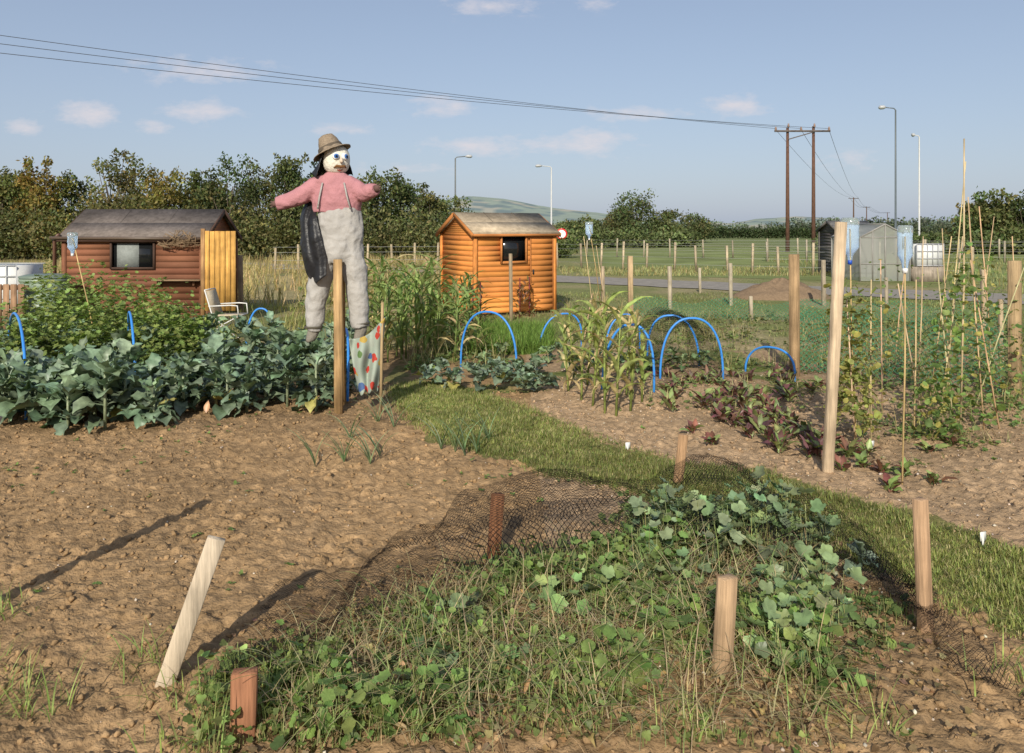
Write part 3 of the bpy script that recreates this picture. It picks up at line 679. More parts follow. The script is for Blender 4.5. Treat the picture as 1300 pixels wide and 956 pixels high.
for i,(b_,t_) in enumerate([((1219,552),(1224,176)),((1200,520),(1226,205)),((1250,545),(1229,250)),((1160,556),(1163,355)),((1205,480),(1196,290)),((1106,560),(1106,355)),((1086,565),(1075,380)),((1262,500),(1243,262)),((1180,505),(1208,300)),((1240,470),(1262,275)),((1298,505),(1285,300)),((755,420),(741,300)),((772,412),(757,312)),((735,470),(752,372)),((1235,520),(1300,340)),((630,350),(632,300)),((1270,545),(1232,330)),((1190,545),(1222,300)),((1120,520),(1118,330)),((1175,545),(1140,360)),((1165,500),(1172,300)),((1212,545),(1190,340)),((1135,470),(1150,330))]):
    cane('bamboo_cane', b_, t_, .0075 if i!=0 else .0095, (.52+R.uniform(-.1,.06),.39+R.uniform(-.06,.04),.22))

def hoop(f1, f2, ztop):
    a = gp(*f1); b = gp(*f2); A = Acc(); ts = np.linspace(0,math.pi,24); c=(a+b)/2; h=(b-a)/2; sk=R.uniform(-.06,.06)
    P_ = np.array([c-h*math.copysign(abs(math.cos(t))**.85,math.cos(t))+np.array([sk*math.sin(t),0,ztop*math.sin(t)**.8]) for t in ts]); P_[0,2]=P_[-1,2]=-.06
    tube(A,P_,.0135,[.045,.24,.66],8,cap=True); A.build('blue_water_pipe_hoop',M_plast,True)
for h_ in [((585,465),(656,472),.72),((685,444),(738,442),.52),((764,498),(830,502),.74),((768,448),(812,446),.54),((822,462),(888,464),.64),((838,484),(918,484),.73),((946,470),(1009,482),.33),((10,474),(33,532),.84),((165,472),(173,500),.80),((312,452),(348,452),.66),((434,480),(441,514),.66)]:
    hoop(*h_)

# ================================================================ DISTANT FENCE, POLES, LAMPS
def pw(x0,y0,x1,y1,n,cc,h=1.2):
    E = empty('post_and_wire_fence'); A = Acc(); B = Acc()
    for i in range(n):
        t=i/(n-1)+R.uniform(-.008,.008); x=x0+t*(x1-x0); y=y0+t*(y1-y0); hh=h*R.uniform(.88,1.06); beam(A,[x,y,0],[x+R.uniform(-.05,.05),y,hh],.08,.08,np.array(cc)*R.uniform(.7,1.15))
    for z in (.3,.6,.9,1.1): tube(B,[[x0,y0-.05,z],[x1,y1-.05,z]],.005,[.35,.35,.33],4)
    A.build('posts',M_wood,parent=E); B.build('wires',M_plast,parent=E)
pw(1.2,37,16.2,28,17,[.42,.34,.23]); pw(-9,30,.5,32,12,[.36,.29,.19]); pw(14,44,42,40,15,[.42,.36,.27]); pw(3,52,30,46,16,[.4,.34,.24])

def upole(name, xy, h, r=.14):
    E=empty(name); A=Acc(); tube(A,[[*xy,0],[*xy,h*.5],[*xy,h]],[r,r*.85,r*.65],[.10,.06,.04],10); A.build('pole',M_bark,parent=E); return E
E = empty('electricity_pole'); A=Acc(); px0,px1=(21.8,63.),(23.85,63.)
for q,hh in ((px0,9.55),(px1,9.65)): tube(A,[[*q,0],[*q,5],[*q,hh+.3]],[.17,.14,.11],[.12,.065,.045],10)
A.build('poles',M_bark,parent=E); A=Acc()
beam(A,[20.7,62.8,9.55],[25.1,62.8,9.55],.1,.14,[.12,.10,.09],1.57); beam(A,[21.8,62.8,8.9],[23.85,62.8,9.5],.06,.08,[.12,.10,.09],1.57); A.build('crossarms',M_bark,parent=E)
A=Acc()
ins=[(20.8,62.8,9.65),(22.8,62.8,9.65),(25.0,62.8,9.65)]
for q in ins+[(21.8,62.8,9.9),(23.85,62.8,9.9)]: lathe(A,q,[(.05,-.05),(.11,0),(.06,.06),(.1,.1),(.05,.16),(.08,.22),(0,.26)],[.25,.16,.12],10)
A.build('insulators',M_plast,parent=E)
W=Acc()
for i,q in enumerate(ins):
    P_=[]
    for t in np.linspace(0,2,40): P_.append([q[0]-44.8*t, q[1]-(29.2-.6*i)*t, q[2]+.1-1.2*t+1.2*t*t+(.55*(1-i))*min(t,1.2)])
    tube(W,P_,.014,[.05,.05,.055],5)
far=[(81.5,190),(118,265),(165,350)]
for j in range(3):
    prev=ins[j]
    for (x,y) in far:
        q=np.array([x-1+j,y,9.6]); P_=[np.array(prev)*(1-t)+q*t-np.array([0,0,8*(1)*t*(1-t)*.55]) for t in np.linspace(0,1,14)]
        tube(W,P_,.018 if y<200 else .03,[.08,.08,.09],4); prev=q
W.build('overhead_wires',M_plast)
for (x,y) in far:
    E=upole('electricity_pole',(x,y),9.5,r=.2); A=Acc(); beam(A,[x-1.2,y,9.3],[x+1.2,y,9.3],.12,.15,[.12,.1,.09],1.57); A.build('crossarm',M_bark,parent=E)
upole('electricity_pole',(-66.8,4.5),12.4,r=.2)

def lamp(px,top,d,arm,colr,r=.07):
    E=empty('street_lamp'); x=(px-650)/F_*d; h=H_+(HY-top)/F_*d; A=Acc(); a=arm/F_*d
    tube(A,[[x,d,0],[x,d,1.2],[x,d,1.21],[x,d,h-.15],[x+a*.12,d,h-.03],[x+a*.8,d,h+.04]],[r*1.6,r*1.6,r,r*.7,r*.5,r*.45],colr,8); A.build('column',M_plast,True,E)
    A=Acc(); tube(A,[[x+a*.7,d,h+.03],[x+a*.85,d,h+.04],[x+a*1.1,d,h+.03],[x+a*1.2,d,h]],[.05,.13,.14,.05],[.4,.41,.42],8,[.06,.18,.18,.06]); A.build('lantern',M_plast,True,E)
lamp(1137,137,52,-18,[.10,.12,.13]); lamp(1167,172,60,-8,[.5,.5,.48]); lamp(700,211,75,-17,[.5,.5,.49],.08); lamp(578,199,68,18,[.12,.13,.13],.08)
E=empty('round_road_sign'); A=Acc(); x=(713-650)/F_*60; tube(A,[[x,60,0],[x,60,1.9]],.04,[.4,.4,.4],8); A.build('pole',M_plast,parent=E)
Mz=np.array([[1,0,0],[0,0,-1],[0,1,0]]); A=Acc(); lathe(A,[x,59.94,1.45],[(.42,0),(.42,.02),(.3,.02)],[.6,.03,.03],24,M=Mz); lathe(A,[x,59.935,1.45],[(.3,.015),(0,.018)],[.8,.8,.8],24,M=Mz); A.build('plate',M_plast,parent=E)

E=empty('greenhouse'); A=Acc(); gx=(1092-650)/F_*27; gw=1.7; gd=27.
fr=[.25,.24,.22]
for x in np.linspace(0,gw,5):
    for yy in (0,2.4): tube(A,[[gx+x,gd+yy,0],[gx+x,gd+yy,1.5+.45*(1-abs(x-gw/2)/(gw/2))]],.025,fr,6)
for yy in (0,2.4):
    tube(A,[[gx,gd+yy,1.5],[gx+gw/2,gd+yy,1.95],[gx+gw,gd+yy,1.5]],.03,fr,6)
    for z in (.6,1.5): tube(A,[[gx,gd+yy,z],[gx+gw,gd+yy,z]],.02,fr,6)
for q in ((gx,1.5),(gx+gw/2,1.95),(gx+gw,1.5)): tube(A,[[q[0],gd,q[1]],[q[0],gd+2.4,q[1]]],.03,fr,6)
A.build('frame',M_plast,parent=E)
def _poly(nt,out):
    p=N(nt,'ShaderNodeBsdfPrincipled',Roughness=.35); p.inputs['Base Color'].default_value=(.36,.37,.34,1); t=N(nt,'ShaderNodeBsdfTransparent'); m=N(nt,'ShaderNodeMixShader',Fac=.5)
    nt.links.new(t.outputs[0],m.inputs[1]); nt.links.new(p.outputs[0],m.inputs[2]); nt.links.new(m.outputs[0],out.inputs[0])
M_poly=mat('polycarbonate',_poly); A=Acc()
for yy in (.01,2.39): A.add([[gx,gd+yy,.02],[gx+gw,gd+yy,.02],[gx+gw,gd+yy,1.5],[gx+gw/2,gd+yy,1.94],[gx,gd+yy,1.5]],[1,1,1],[[0,1,2,4]],[[2,3,4]])
for x in (.01,gw-.01): A.add([[gx+x,gd,.02],[gx+x,gd+2.4,.02],[gx+x,gd+2.4,1.5],[gx+x,gd,1.5]],[1,1,1],[[0,1,2,3]])
A.add([[gx,gd,1.5],[gx+gw/2,gd,1.95],[gx+gw/2,gd+2.4,1.95],[gx,gd+2.4,1.5],[gx+gw,gd,1.5],[gx+gw,gd+2.4,1.5]],[1,1,1],[[0,1,2,3],[1,4,5,2]])
A.build('panels',M_poly,parent=E)
E=empty('white_water_tank'); A=Acc(); tx=(1176-650)/F_*27; box(A,[tx,27.2,.9],[.85,.85,.75],[.62,.63,.62]); A.build('tank',M_plast,parent=E); A=Acc()
for z in np.linspace(.55,1.28,4): tube(A,[[tx-.45,26.74,z],[tx+.45,26.74,z]],.015,[.4,.4,.42],6)
for x in np.linspace(-.45,.45,6): tube(A,[[tx+x,26.74,.5],[tx+x,26.74,1.3]],.015,[.4,.4,.42],6)
A.build('cage',M_plast,parent=E); A=Acc(); box(A,[tx,27.2,.26],[.95,.95,.5],[.3,.25,.2]); A.build('stand',M_wood,parent=E)
E,_=shed('grey_garden_shed',((1064-650)/F_*31,31.),.1,1.5,1.5,1.75,2.1,(.12,.11,.10),(.2,.19,.18),None)
A=Acc(); th=np.linspace(0,6.283,40,endpoint=False); rr_=np.linspace(0,1,14); g=[]
cx_,cy_=(1000-650)/F_*20,20.5
for r in rr_:
    for t in th: g.append([cx_+r*1.3*math.cos(t),cy_+r*.8*math.sin(t),.5*(1-r)**.7*(.7+.6*float(vn(r*4*math.cos(t),r*4*math.sin(t),2)))-.01])
A.add(g,[.20,.14,.09],[[i*40+j,i*40+(j+1)%40,(i+1)*40+(j+1)%40,(i+1)*40+j] for i in range(13) for j in range(40)]); A.build('soil_heap',M_stone)

# ================================================================ NETTING
def net(name, fn, nu, nv, lu, lv, m):
    g=[fn(i/(nu-1),j/(nv-1)) for j in range(nv) for i in range(nu)]
    A=Acc(); A.add(g,[.02,.02,.02],[[j*nu+i,j*nu+i+1,(j+1)*nu+i+1,(j+1)*nu+i] for j in range(nv-1) for i in range(nu-1)])
    o=A.build(name,m,True); uv=o.data.uv_layers.new(name='UVMap'); vi=np.zeros(len(o.data.loops),np.int32); o.data.loops.foreach_get('vertex_index',vi)
    U=np.c_[(vi%nu)/(nu-1)*lu,(vi//nu)/(nv-1)*lv]; uv.data.foreach_set('uv',U.astype(np.float32).ravel()); return o
M_nb=netmat('black_netting',(.010,.010,.012),.014,.13); M_ng=netmat('green_netting',(.05,.19,.11),.05,.13); M_nb2=netmat('black_netting_far',(.015,.015,.015),.03,.2)
ctr=np.array([gp(a,b)[:2] for a,b in [(330,830),(410,790),(480,765),(600,718),(740,692),(900,655),(1000,672),(1090,720),(1160,790),(1210,850)]])
ch=np.array([.03,.05,.10,.36,.34,.29,.20,.10,.05,.03]); cw=np.array([.3,.3,.28,.24,.24,.4,.42,.3,.3,.3])
cu=np.linspace(0,1,len(ctr))
def fn(u,v):
    x=np.interp(u,cu,ctr[:,0]); y=np.interp(u,cu,ctr[:,1]); h=np.interp(u,cu,ch); w=np.interp(u,cu,cw); s=v*2-1
    hump=.42+.58*abs(math.cos(u*math.pi*5.2-.3))**1.2
    x2=x+ (float(vn(u*9,v*3,1,3))-.5)*.25; y2=y+s*w*(1+.4*float(vn(u*14,v,1,5)))
    z=h*hump*math.sqrt(max(0,1-abs(s)**2.2))+.07*float(vn(u*34,v*6,1,2))+.045*float(vn(u*80,v*14,1,9))+.02
    return [x2,y2,z]
net('black_netting',fn,240,44,4.4,1.1,M_nb)
a=gp(1010,472); b=gp(1290,505)
net('green_netting_fence',lambda u,v:[a[0]+(b[0]-a[0])*u,a[1]+(b[1]-a[1])*u+.03*math.sin(u*19),.03+v*.75*(.9+.1*math.sin(u*23))],60,8,np.linalg.norm(b-a),.75,M_ng)
a2=gp(800,404); b2=gp(1290,414)
net('green_netting_fence',lambda u,v:[a2[0]+(b2[0]-a2[0])*u,a2[1]+(b2[1]-a2[1])*u+.04*math.sin(u*31),.02+v*.42*(.85+.15*math.sin(u*29))],60,6,7.,.42,M_ng)
p=gp(838,484); q=gp(918,484)
net('black_net_tunnel',lambda u,v:[p[0]+(q[0]-p[0])*(.5-.5*math.cos(math.pi*u)),p[1]+v*1.9+.03*math.sin(u*20),.70*math.sin(math.pi*u)**.8*(1-.15*math.sin(v*9)**2)],30,20,1.4,1.9,M_nb2)

# ================================================================ VEGETATION
A=Acc(); n=100000; P_=ppts(PATH,n); P_[:,0]+=R.normal(0,.05,n); P_[:,1]+=R.normal(0,.05,n); q=fbm(P_[:,0],P_[:,1],3,4); P_=P_[(q>.36)|(R.rand(n)<.35)]; n=len(P_); P_=drop(P_,-.005)
c=jit([.225,.25,.08],n,.4,.12); dry=R.rand(n)<.2; c[dry]=[.42,.36,.19]; c*=(.6+.8*fbm(P_[:,0],P_[:,1],1.8,8))[:,None]
strips(A,P_,R.rand(n)*6.28,R.uniform(.5,1.5,n),R.uniform(.015,.055,n)*(.5+1.1*vn(P_[:,0],P_[:,1],5,1)),R.uniform(.0035,.008,n),R.uniform(.2,1.4,n),c,2,'blade')
n=1500; P_=drop(ppts(PATH,n),.01); scatter(A,*LOB3,P_,R.rand(n)*6.28,R.uniform(-.4,.4,n),0,R.uniform(.015,.035,n),jit([.15,.21,.06],n,.3))
A.build('grass_path',M_grass)
A=Acc()
for (x0,x1,y0,y1,n,h,w,c) in [(-2,14,11.5,22,30000,.07,.018,(.22,.235,.10)),(-22,-.5,18,44,26000,.5,.035,(.42,.34,.17)),(-12,-3,12.5,18,9000,.16,.02,(.24,.24,.09)),(2,18,30,36,5000,.2,.04,(.3,.28,.13)),(14,40,20,45,8000,.3,.05,(.27,.27,.12))]:
    P_=np.c_[R.uniform(x0,x1,n),R.uniform(y0,y1,n),np.zeros(n)]
    t=(P_[:,0]-1.5)/(12.7-1.5); ly=28.6-8.4*t; keep=(np.abs(P_[:,1]-ly)>2.2)&(fbm(P_[:,0],P_[:,1],.8,3)>.40); P_=P_[keep]; n=len(P_)
    cc=jit(c,n,.3,.12)*(.6+.8*fbm(P_[:,0],P_[:,1],.5,9))[:,None]
    strips(A,P_,R.rand(n)*6.28,R.uniform(.9,1.55,n),h*R.uniform(.4,1.3,n),w,R.uniform(0,.9,n),cc,2,'blade')
A.build('meadow_grass',M_grass)

def brassica(A, x, y, h, r, nl, c, stem=True, wl=.55):
    z0=h*R.uniform(.45,.65); t=R.rand(nl); az=np.arange(nl)*2.4+R.rand()*6+R.normal(0,.3,nl); P_=np.c_[x+np.zeros(nl),y+np.zeros(nl),.05+z0*t]
    el=.1+1.1*t+R.uniform(-.2,.25,nl); L=r*(1.15-.4*t)*R.uniform(.65,1.2,nl)
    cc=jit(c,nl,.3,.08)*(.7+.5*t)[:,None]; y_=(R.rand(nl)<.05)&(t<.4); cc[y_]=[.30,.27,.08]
    strips(A,P_,az,el,L,L*wl*R.uniform(.75,1.1,nl),R.uniform(.4,1.6,nl),cc,9,'brass',.2,.28,R.uniform(-.6,.6,nl))
    if stem: tube(A,[[x,y,-.02],[x,y,z0+.05]],[.016,.011],[.25,.29,.17],6,mi=0)
BL=(.145,.20,.125)
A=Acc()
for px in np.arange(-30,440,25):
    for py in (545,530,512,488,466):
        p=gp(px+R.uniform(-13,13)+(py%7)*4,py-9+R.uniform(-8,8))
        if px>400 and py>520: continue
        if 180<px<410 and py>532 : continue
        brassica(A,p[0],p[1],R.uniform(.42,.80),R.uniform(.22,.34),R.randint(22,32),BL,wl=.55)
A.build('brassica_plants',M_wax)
A=Acc()
for px,py in [(545,488),(575,492),(610,497),(640,492),(560,478),(600,482),(665,500),(630,480),(690,498),(655,482),(680,480)]:
    p=gp(px,py); brassica(A,p[0],p[1],.16,.18,18,(.16,.21,.14),False,.7)
for px in np.arange(620,900,18):
    p=gp(px+R.uniform(-6,6),R.uniform(455,480)); brassica(A,p[0],p[1],.2,.16,14,(.13,.18,.085),False,.6)
A.build('young_cabbage_plants',M_wax)
def dome(A,x,y,h,r,n,size,c,T=RUF):
    d=R.normal(size=(n,3)); d[:,2]=np.abs(d[:,2]); d/=np.linalg.norm(d,axis=1)[:,None]; rad=R.uniform(.5,1.15,n)[:,None]
    bump=(.7+.6*vn(d[:,0]*3+x*5,d[:,1]*3+y*5,1.3))[:,None]
    P_=np.array([x,y,h*.25])+d*rad*bump*np.array([r,r,h*.8]); az=np.arctan2(d[:,1],d[:,0])-1.57+R.normal(0,.6,n)
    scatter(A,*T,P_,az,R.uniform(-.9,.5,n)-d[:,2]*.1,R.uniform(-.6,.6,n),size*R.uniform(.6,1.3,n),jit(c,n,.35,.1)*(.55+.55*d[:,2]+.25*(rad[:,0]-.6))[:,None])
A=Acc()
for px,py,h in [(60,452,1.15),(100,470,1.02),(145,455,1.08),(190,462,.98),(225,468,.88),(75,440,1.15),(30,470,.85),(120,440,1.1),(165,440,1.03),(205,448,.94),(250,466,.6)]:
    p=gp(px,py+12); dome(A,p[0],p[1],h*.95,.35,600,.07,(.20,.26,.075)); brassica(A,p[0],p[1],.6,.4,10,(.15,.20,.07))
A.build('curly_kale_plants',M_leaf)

def corn(A,x,y,h,c,dry=.1,nl=10):
    lean=R.uniform(-.08,.08,2); tube(A,[[x,y,-.02],[x+lean[0]*.5,y+lean[1]*.5,h*.5],[x+lean[0],y+lean[1],h*.92]],[.013,.010,.004],np.array(c)*1.2,6)
    t=np.linspace(.12,.85,nl)+R.uniform(-.03,.03,nl); P_=np.c_[x+lean[0]*t,y+lean[1]*t,h*t]; az=R.rand()*3.1+np.arange(nl)*3.14+R.normal(0,.45,nl)
    cc=jit(c,nl,.25,.1); dm=R.rand(nl)<dry+(t<.3)*.4; cc[dm]=jit([.42,.33,.17],dm.sum(),.2,.05)
    strips(A,P_,az,R.uniform(.8,1.3,nl),R.uniform(.35,.6,nl)*h/1.2,.052,R.uniform(1.2,2.7,nl),cc,9,'blade',.25,.2,R.uniform(-.6,.6,nl))
    m=7; strips(A,np.tile([x+lean[0],y+lean[1],h*.9],(m,1)),R.rand(m)*6.28,R.uniform(.9,1.5,m),.16,.007,.5,[.4,.32,.16],3,'blade')
A=Acc()
for py in (452,442,432,424):
    for px in np.arange(468,606,12):
        p=gp(px+R.uniform(-6,6),py+6+R.uniform(-4,4)); hh=R.uniform(1.0,1.42)*(1 if px<555 else .78); corn(A,p[0],p[1],hh,(.19,.25,.08),.1)
A.build('sweetcorn_plants',M_leaf)
A=Acc()
for px,py,h in [(722,500,.85),(738,512,.9),(752,520,1.0),(768,528,1.1),(782,530,1.1),(800,524,1.0),(745,492,1.0),(770,500,1.05),(795,505,.9),(815,512,.65),(760,480,1.05),(728,478,.9)]:
    p=gp(px,py); corn(A,p[0],p[1],h,(.23,.27,.08),.3,9)
A.build('sweetcorn_plants',M_leaf)
A=Acc()
for px,py in [(575,412),(590,416),(600,420),(610,414),(660,404),(672,402)]:
    p=gp(px,py); n=40; t=R.rand(n); strips(A,np.c_[p[0]+R.normal(0,.06,n),p[1]+R.normal(0,.06,n),t*.75],R.rand(n)*6.28,R.uniform(.2,1.1,n),.16,.05,.8,jit([.2,.13,.07],n,.4,.3),3,'oval',.1)
    tube(A,[[p[0],p[1],0],[p[0],p[1],.8]],.012,[.2,.04,.05],5)
A.build('amaranth_plants',M_leaf)
A=Acc(); poly=wpoly([(595,452),(700,450),(700,424),(612,420)]); n=9000; P_=ppts(poly,n)
strips(A,P_,R.rand(n)*6.28,R.uniform(.7,1.5,n),R.uniform(.12,.36,n),.012,R.uniform(.3,1.2,n),jit([.17,.26,.06],n,.35,.1),3,'blade')
A.build('carrot_tops',M_grass)

A=Acc()
def rosette(A,p,nl,L,wl,c,elr=(.7,1.35),kind='brass'):
    strips(A,np.tile(p,(nl,1))+R.normal(0,.012,(nl,3))*[1,1,0],R.rand(nl)*6.28,R.uniform(*elr,nl),L*R.uniform(.5,1.15,nl),L*wl,R.uniform(.4,1.5,nl),c,6,kind,.15,.2,R.uniform(-.5,.5,nl))
for i in range(95):
    px=R.uniform(840,1070); py=478+R.rand()*100
    if i<42: py=R.uniform(525,585); px=930+ (py-525)*1.9+R.uniform(-35,45)
    elif py>520: py=R.uniform(480,522)
    p=gp(px,py); n=R.randint(9,16); c=jit([.12,.055,.045],n,.4,.2); g=R.rand(n)<.45; c[g]=jit([.16,.19,.065],g.sum(),.3,.1); rosette(A,p,n,.18,.26,c)
A.build('beetroot_plants',M_wax)
A=Acc()
for px,py in [(1075,575),(1095,590),(1120,598),(1100,572),(1070,595),(1130,620),(1185,610),(1150,600),(1210,560),(1180,570),(905,560),(880,545),(1055,560)]:
    p=gp(px,py+5); n=12; c=jit([.14,.06,.04],n,.4,.2); g=R.rand(n)<.6; c[g]=jit([.15,.2,.06],g.sum(),.3,.1); rosette(A,p,n,.14,.35,c)
A.build('chard_plants',M_wax)
A=Acc()
for px,py in [(400,592),(437,588),(482,580),(470,590),(605,575),(578,575),(560,572),(590,578),(500,545),(480,540),(620,560),(445,560)]:
    p=gp(px,py); n=6; strips(A,np.tile(p,(n,1)),R.uniform(-.4,.4,n)+R.choice([0,3.14],n),R.uniform(1.1,1.5,n),R.uniform(.24,.42,n),.022,R.uniform(.3,1.3,n),jit([.24,.31,.18],n,.15),6,'blade',.25)
A.build('leek_plants',M_leaf)

A=Acc()
def climb(A,b,t,n,spread,c,d=None,lo=0,hi=1,size=.075):
    b=gp(*b); q=at(t[0],t[1],d or b[1]); s=(lo+(hi-lo)*R.rand(n)**1.3)[:,None]; P_=b*(1-s)+q*s+R.normal(0,spread,(n,3))*[1,1,.6]; P_=P_[P_[:,2]>.03]; n=len(P_)
    cl_=jit(c,n,.35,.12); y_=R.rand(n)<.18; cl_[y_]=[.36,.32,.09]
    scatter(A,*OVL,P_,R.rand(n)*6.28,R.uniform(-1.3,.2,n),R.uniform(-.5,.5,n),size*R.uniform(.5,1.3,n),cl_)
    m=n//6; strips(A,P_[:m],R.rand(m)*6.28,R.uniform(-.5,1.4,m),.25,.006,1.5,[.2,.25,.08],4,'stem')
for b_,t_,n,s in [((1219,552),(1224,255),110,.05),((1200,520),(1226,275),75,.06),((1250,545),(1229,290),70,.05),((1262,500),(1243,300),95,.08),((1180,505),(1208,330),80,.06),((1240,470),(1262,295),90,.09),((1298,505),(1285,330),140,.12),((1190,545),(1222,340),80,.08)]:
    climb(A,b_,t_,n,s,(.16,.235,.065),hi=.85,size=.062)
for b_,t_,n,s in [((1186,560),(1186,455),230,.11),((1150,520),(1150,420),60,.12),((1235,540),(1235,450),110,.14),((1275,520),(1275,410),160,.16),((1130,430),(1130,350),120,.4),((1200,440),(1200,350),130,.4)]:
    climb(A,b_,t_,n,s,(.15,.22,.065),hi=1,size=.06)
A.build('runner_bean_plants',M_leaf)
A=Acc()
climb(A,(1087,565),(1079,360),250,.09,(.24,.26,.08),lo=.15,hi=1,size=.065); climb(A,(1106,560),(1100,370),150,.08,(.28,.27,.085),lo=.1,size=.06); climb(A,(1060,560),(1068,380),90,.06,(.28,.26,.08),lo=.2,size=.055)
A.build('climbing_bean_plants',M_leaf)

A=Acc()
for poly,n,h,s,c in [([(690,470),(1010,478),(1010,430),(740,412)],2900,.16,.055,(.17,.21,.07)),([(500,470),(620,472),(700,455),(560,440)],1500,.2,.06,(.15,.21,.07)),([(1010,480),(1300,512),(1300,440),(1010,430)],2600,.22,.06,(.17,.22,.075)),([(820,520),(1060,520),(1040,480),(830,480)],700,.08,.045,(.17,.22,.07)),([(230,470),(420,475),(420,430),(250,420)],900,.3,.07,(.13,.18,.07)),([(720,428),(1300,440),(1300,402),(720,400)],3600,.16,.075,(.18,.21,.08)),([(1090,560),(1300,560),(1300,512),(1090,510)],900,.12,.05,(.15,.21,.07)),([(380,400),(470,400),(470,380),(380,380)],400,.6,.12,(.15,.2,.07)),([(1160,600),(1300,600),(1300,560),(1150,560)],350,.07,.04,(.15,.21,.06))]:
    w_=wpoly(poly); P_=ppts(w_,n); k_=fbm(P_[:,0],P_[:,1],1.6,14)>.47; P_=P_[k_]; n=len(P_); P_=drop(P_,.01); P_[:,2]+=h*R.rand(n)*vn(P_[:,0],P_[:,1],2.5,6)
    scatter(A,*LOB3,P_,R.rand(n)*6.28,R.uniform(-1.0,.4,n),R.uniform(-.5,.5,n),s*R.uniform(.4,1.4,n),jit(c,n,.4,.15))
    m=n//3; strips(A,P_[:m],R.rand(m)*6.28,R.uniform(.6,1.5,m),h*1.2+.05,.008,.8,jit([.33,.29,.14],m,.3),3,'blade')
A.build('allotment_weeds',M_leaf)
A=Acc(); n=1100; P_=drop(np.c_[R.uniform(-4.5,5.5,n),1.8+R.rand(n)*6.5,np.zeros(n)],.008); k_=(~inside(P_[:,0],P_[:,1],PATH))&((vn(P_[:,0],P_[:,1],1.1,7)>.62)|(R.rand(n)<.08)); P_=P_[k_]
for j in range(4):
    n=len(P_); scatter(A,*LOB3,P_+R.normal(0,.006,(n,3))*[1,1,0],R.rand(n)*6.28,R.uniform(-.2,.7,n),0,R.uniform(.015,.035,n),jit([.15,.22,.06],n,.3,.1))
A.build('seedling_weeds',M_leaf)
A=Acc()
for cx_,cy_ in [(-2.1,3.15),(-1.75,2.95),(-1.25,3.0),(-2.0,2.75),(-1.5,3.25),(-.9,2.9),(-2.3,3.6),(-1.1,2.7),(-1.9,3.0),(1.2,2.75),(.1,2.8),(1.9,3.05),(.6,2.75)]:
    n=35; P_=np.c_[cx_+R.normal(0,.07,n),cy_+R.normal(0,.06,n),np.zeros(n)]; P_=drop(P_)
    strips(A,P_,R.rand(n)*6.28,R.uniform(.5,1.5,n),R.uniform(.05,.22,n),R.uniform(.003,.008,n),R.uniform(.3,1.6,n),jit([.23,.28,.09],n,.3,.1),5,'blade',.1)
A.build('grass_tufts',M_grass)

# FOREGROUND BED
def bedleaves(A, poly, n, hmax, size, c, T, thr=.42, seed=3, stems=True, fs=2.6):
    P_=ppts(poly,n); f0=fbm(P_[:,0],P_[:,1],fs,seed); k_=f0>thr; P_=P_[k_]; n=len(P_); hh=hmax*(.15+.85*R.rand(n))*np.clip((f0[k_]-thr)*7,.12,1)
    G=drop(P_); Q=G.copy(); Q[:,2]+=hh; Q[:,:2]+=R.normal(0,.025,(n,2))
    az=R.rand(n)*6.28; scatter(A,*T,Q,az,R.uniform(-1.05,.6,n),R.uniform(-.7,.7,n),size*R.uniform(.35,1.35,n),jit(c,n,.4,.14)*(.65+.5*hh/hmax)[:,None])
    if stems:
        L=hh+.02; strips(A,G,R.rand(n)*6.28,1.4,L,.004,.3,jit([.24,.26,.10],n,.25),2,'stem')
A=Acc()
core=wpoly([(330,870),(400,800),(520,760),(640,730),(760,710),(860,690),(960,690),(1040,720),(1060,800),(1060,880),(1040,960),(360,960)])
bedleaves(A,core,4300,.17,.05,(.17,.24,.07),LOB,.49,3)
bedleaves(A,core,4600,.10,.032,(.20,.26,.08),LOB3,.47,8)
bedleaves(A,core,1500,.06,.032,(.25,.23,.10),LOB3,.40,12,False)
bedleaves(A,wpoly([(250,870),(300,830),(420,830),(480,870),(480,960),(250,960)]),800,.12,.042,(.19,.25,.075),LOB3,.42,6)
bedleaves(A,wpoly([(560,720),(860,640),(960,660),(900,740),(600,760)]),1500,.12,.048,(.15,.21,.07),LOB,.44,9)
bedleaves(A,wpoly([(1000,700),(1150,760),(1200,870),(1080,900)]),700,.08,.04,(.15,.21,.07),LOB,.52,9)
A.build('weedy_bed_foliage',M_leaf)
A=Acc()
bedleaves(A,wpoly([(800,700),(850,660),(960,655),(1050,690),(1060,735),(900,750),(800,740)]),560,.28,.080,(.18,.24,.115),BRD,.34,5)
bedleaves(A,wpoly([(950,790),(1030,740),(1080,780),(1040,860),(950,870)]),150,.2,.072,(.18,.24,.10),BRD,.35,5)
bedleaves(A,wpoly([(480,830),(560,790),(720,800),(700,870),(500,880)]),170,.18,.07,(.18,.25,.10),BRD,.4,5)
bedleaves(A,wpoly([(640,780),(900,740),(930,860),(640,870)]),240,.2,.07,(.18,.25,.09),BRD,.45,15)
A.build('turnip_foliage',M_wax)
A=Acc(); n=2300; P_=drop(ppts(core,n),.015); P_[:,2]+=R.rand(n)*.06; strips(A,P_,R.rand(n)*6.28,R.uniform(.05,1.1,n),R.uniform(.08,.32,n),R.uniform(.0025,.005,n),R.uniform(.4,1.7,n),jit([.40,.32,.18],n,.3,.1),6,'stem')
n=300; P_=drop(ppts(core,n),.02); strips(A,P_,R.rand(n)*6.28,R.uniform(.4,1.3,n),R.uniform(.2,.45,n),.005,R.uniform(1.2,2.4,n),jit([.26,.32,.11],n,.2,.1),8,'stem')
n=3400; P_=drop(ppts(BED,n),.012); scatter(A,*LOB3,P_,R.rand(n)*6.28,R.uniform(-.6,.6,n),R.uniform(-.6,.6,n),R.uniform(.010,.04,n),jit([.27,.19,.10],n,.4,.15))
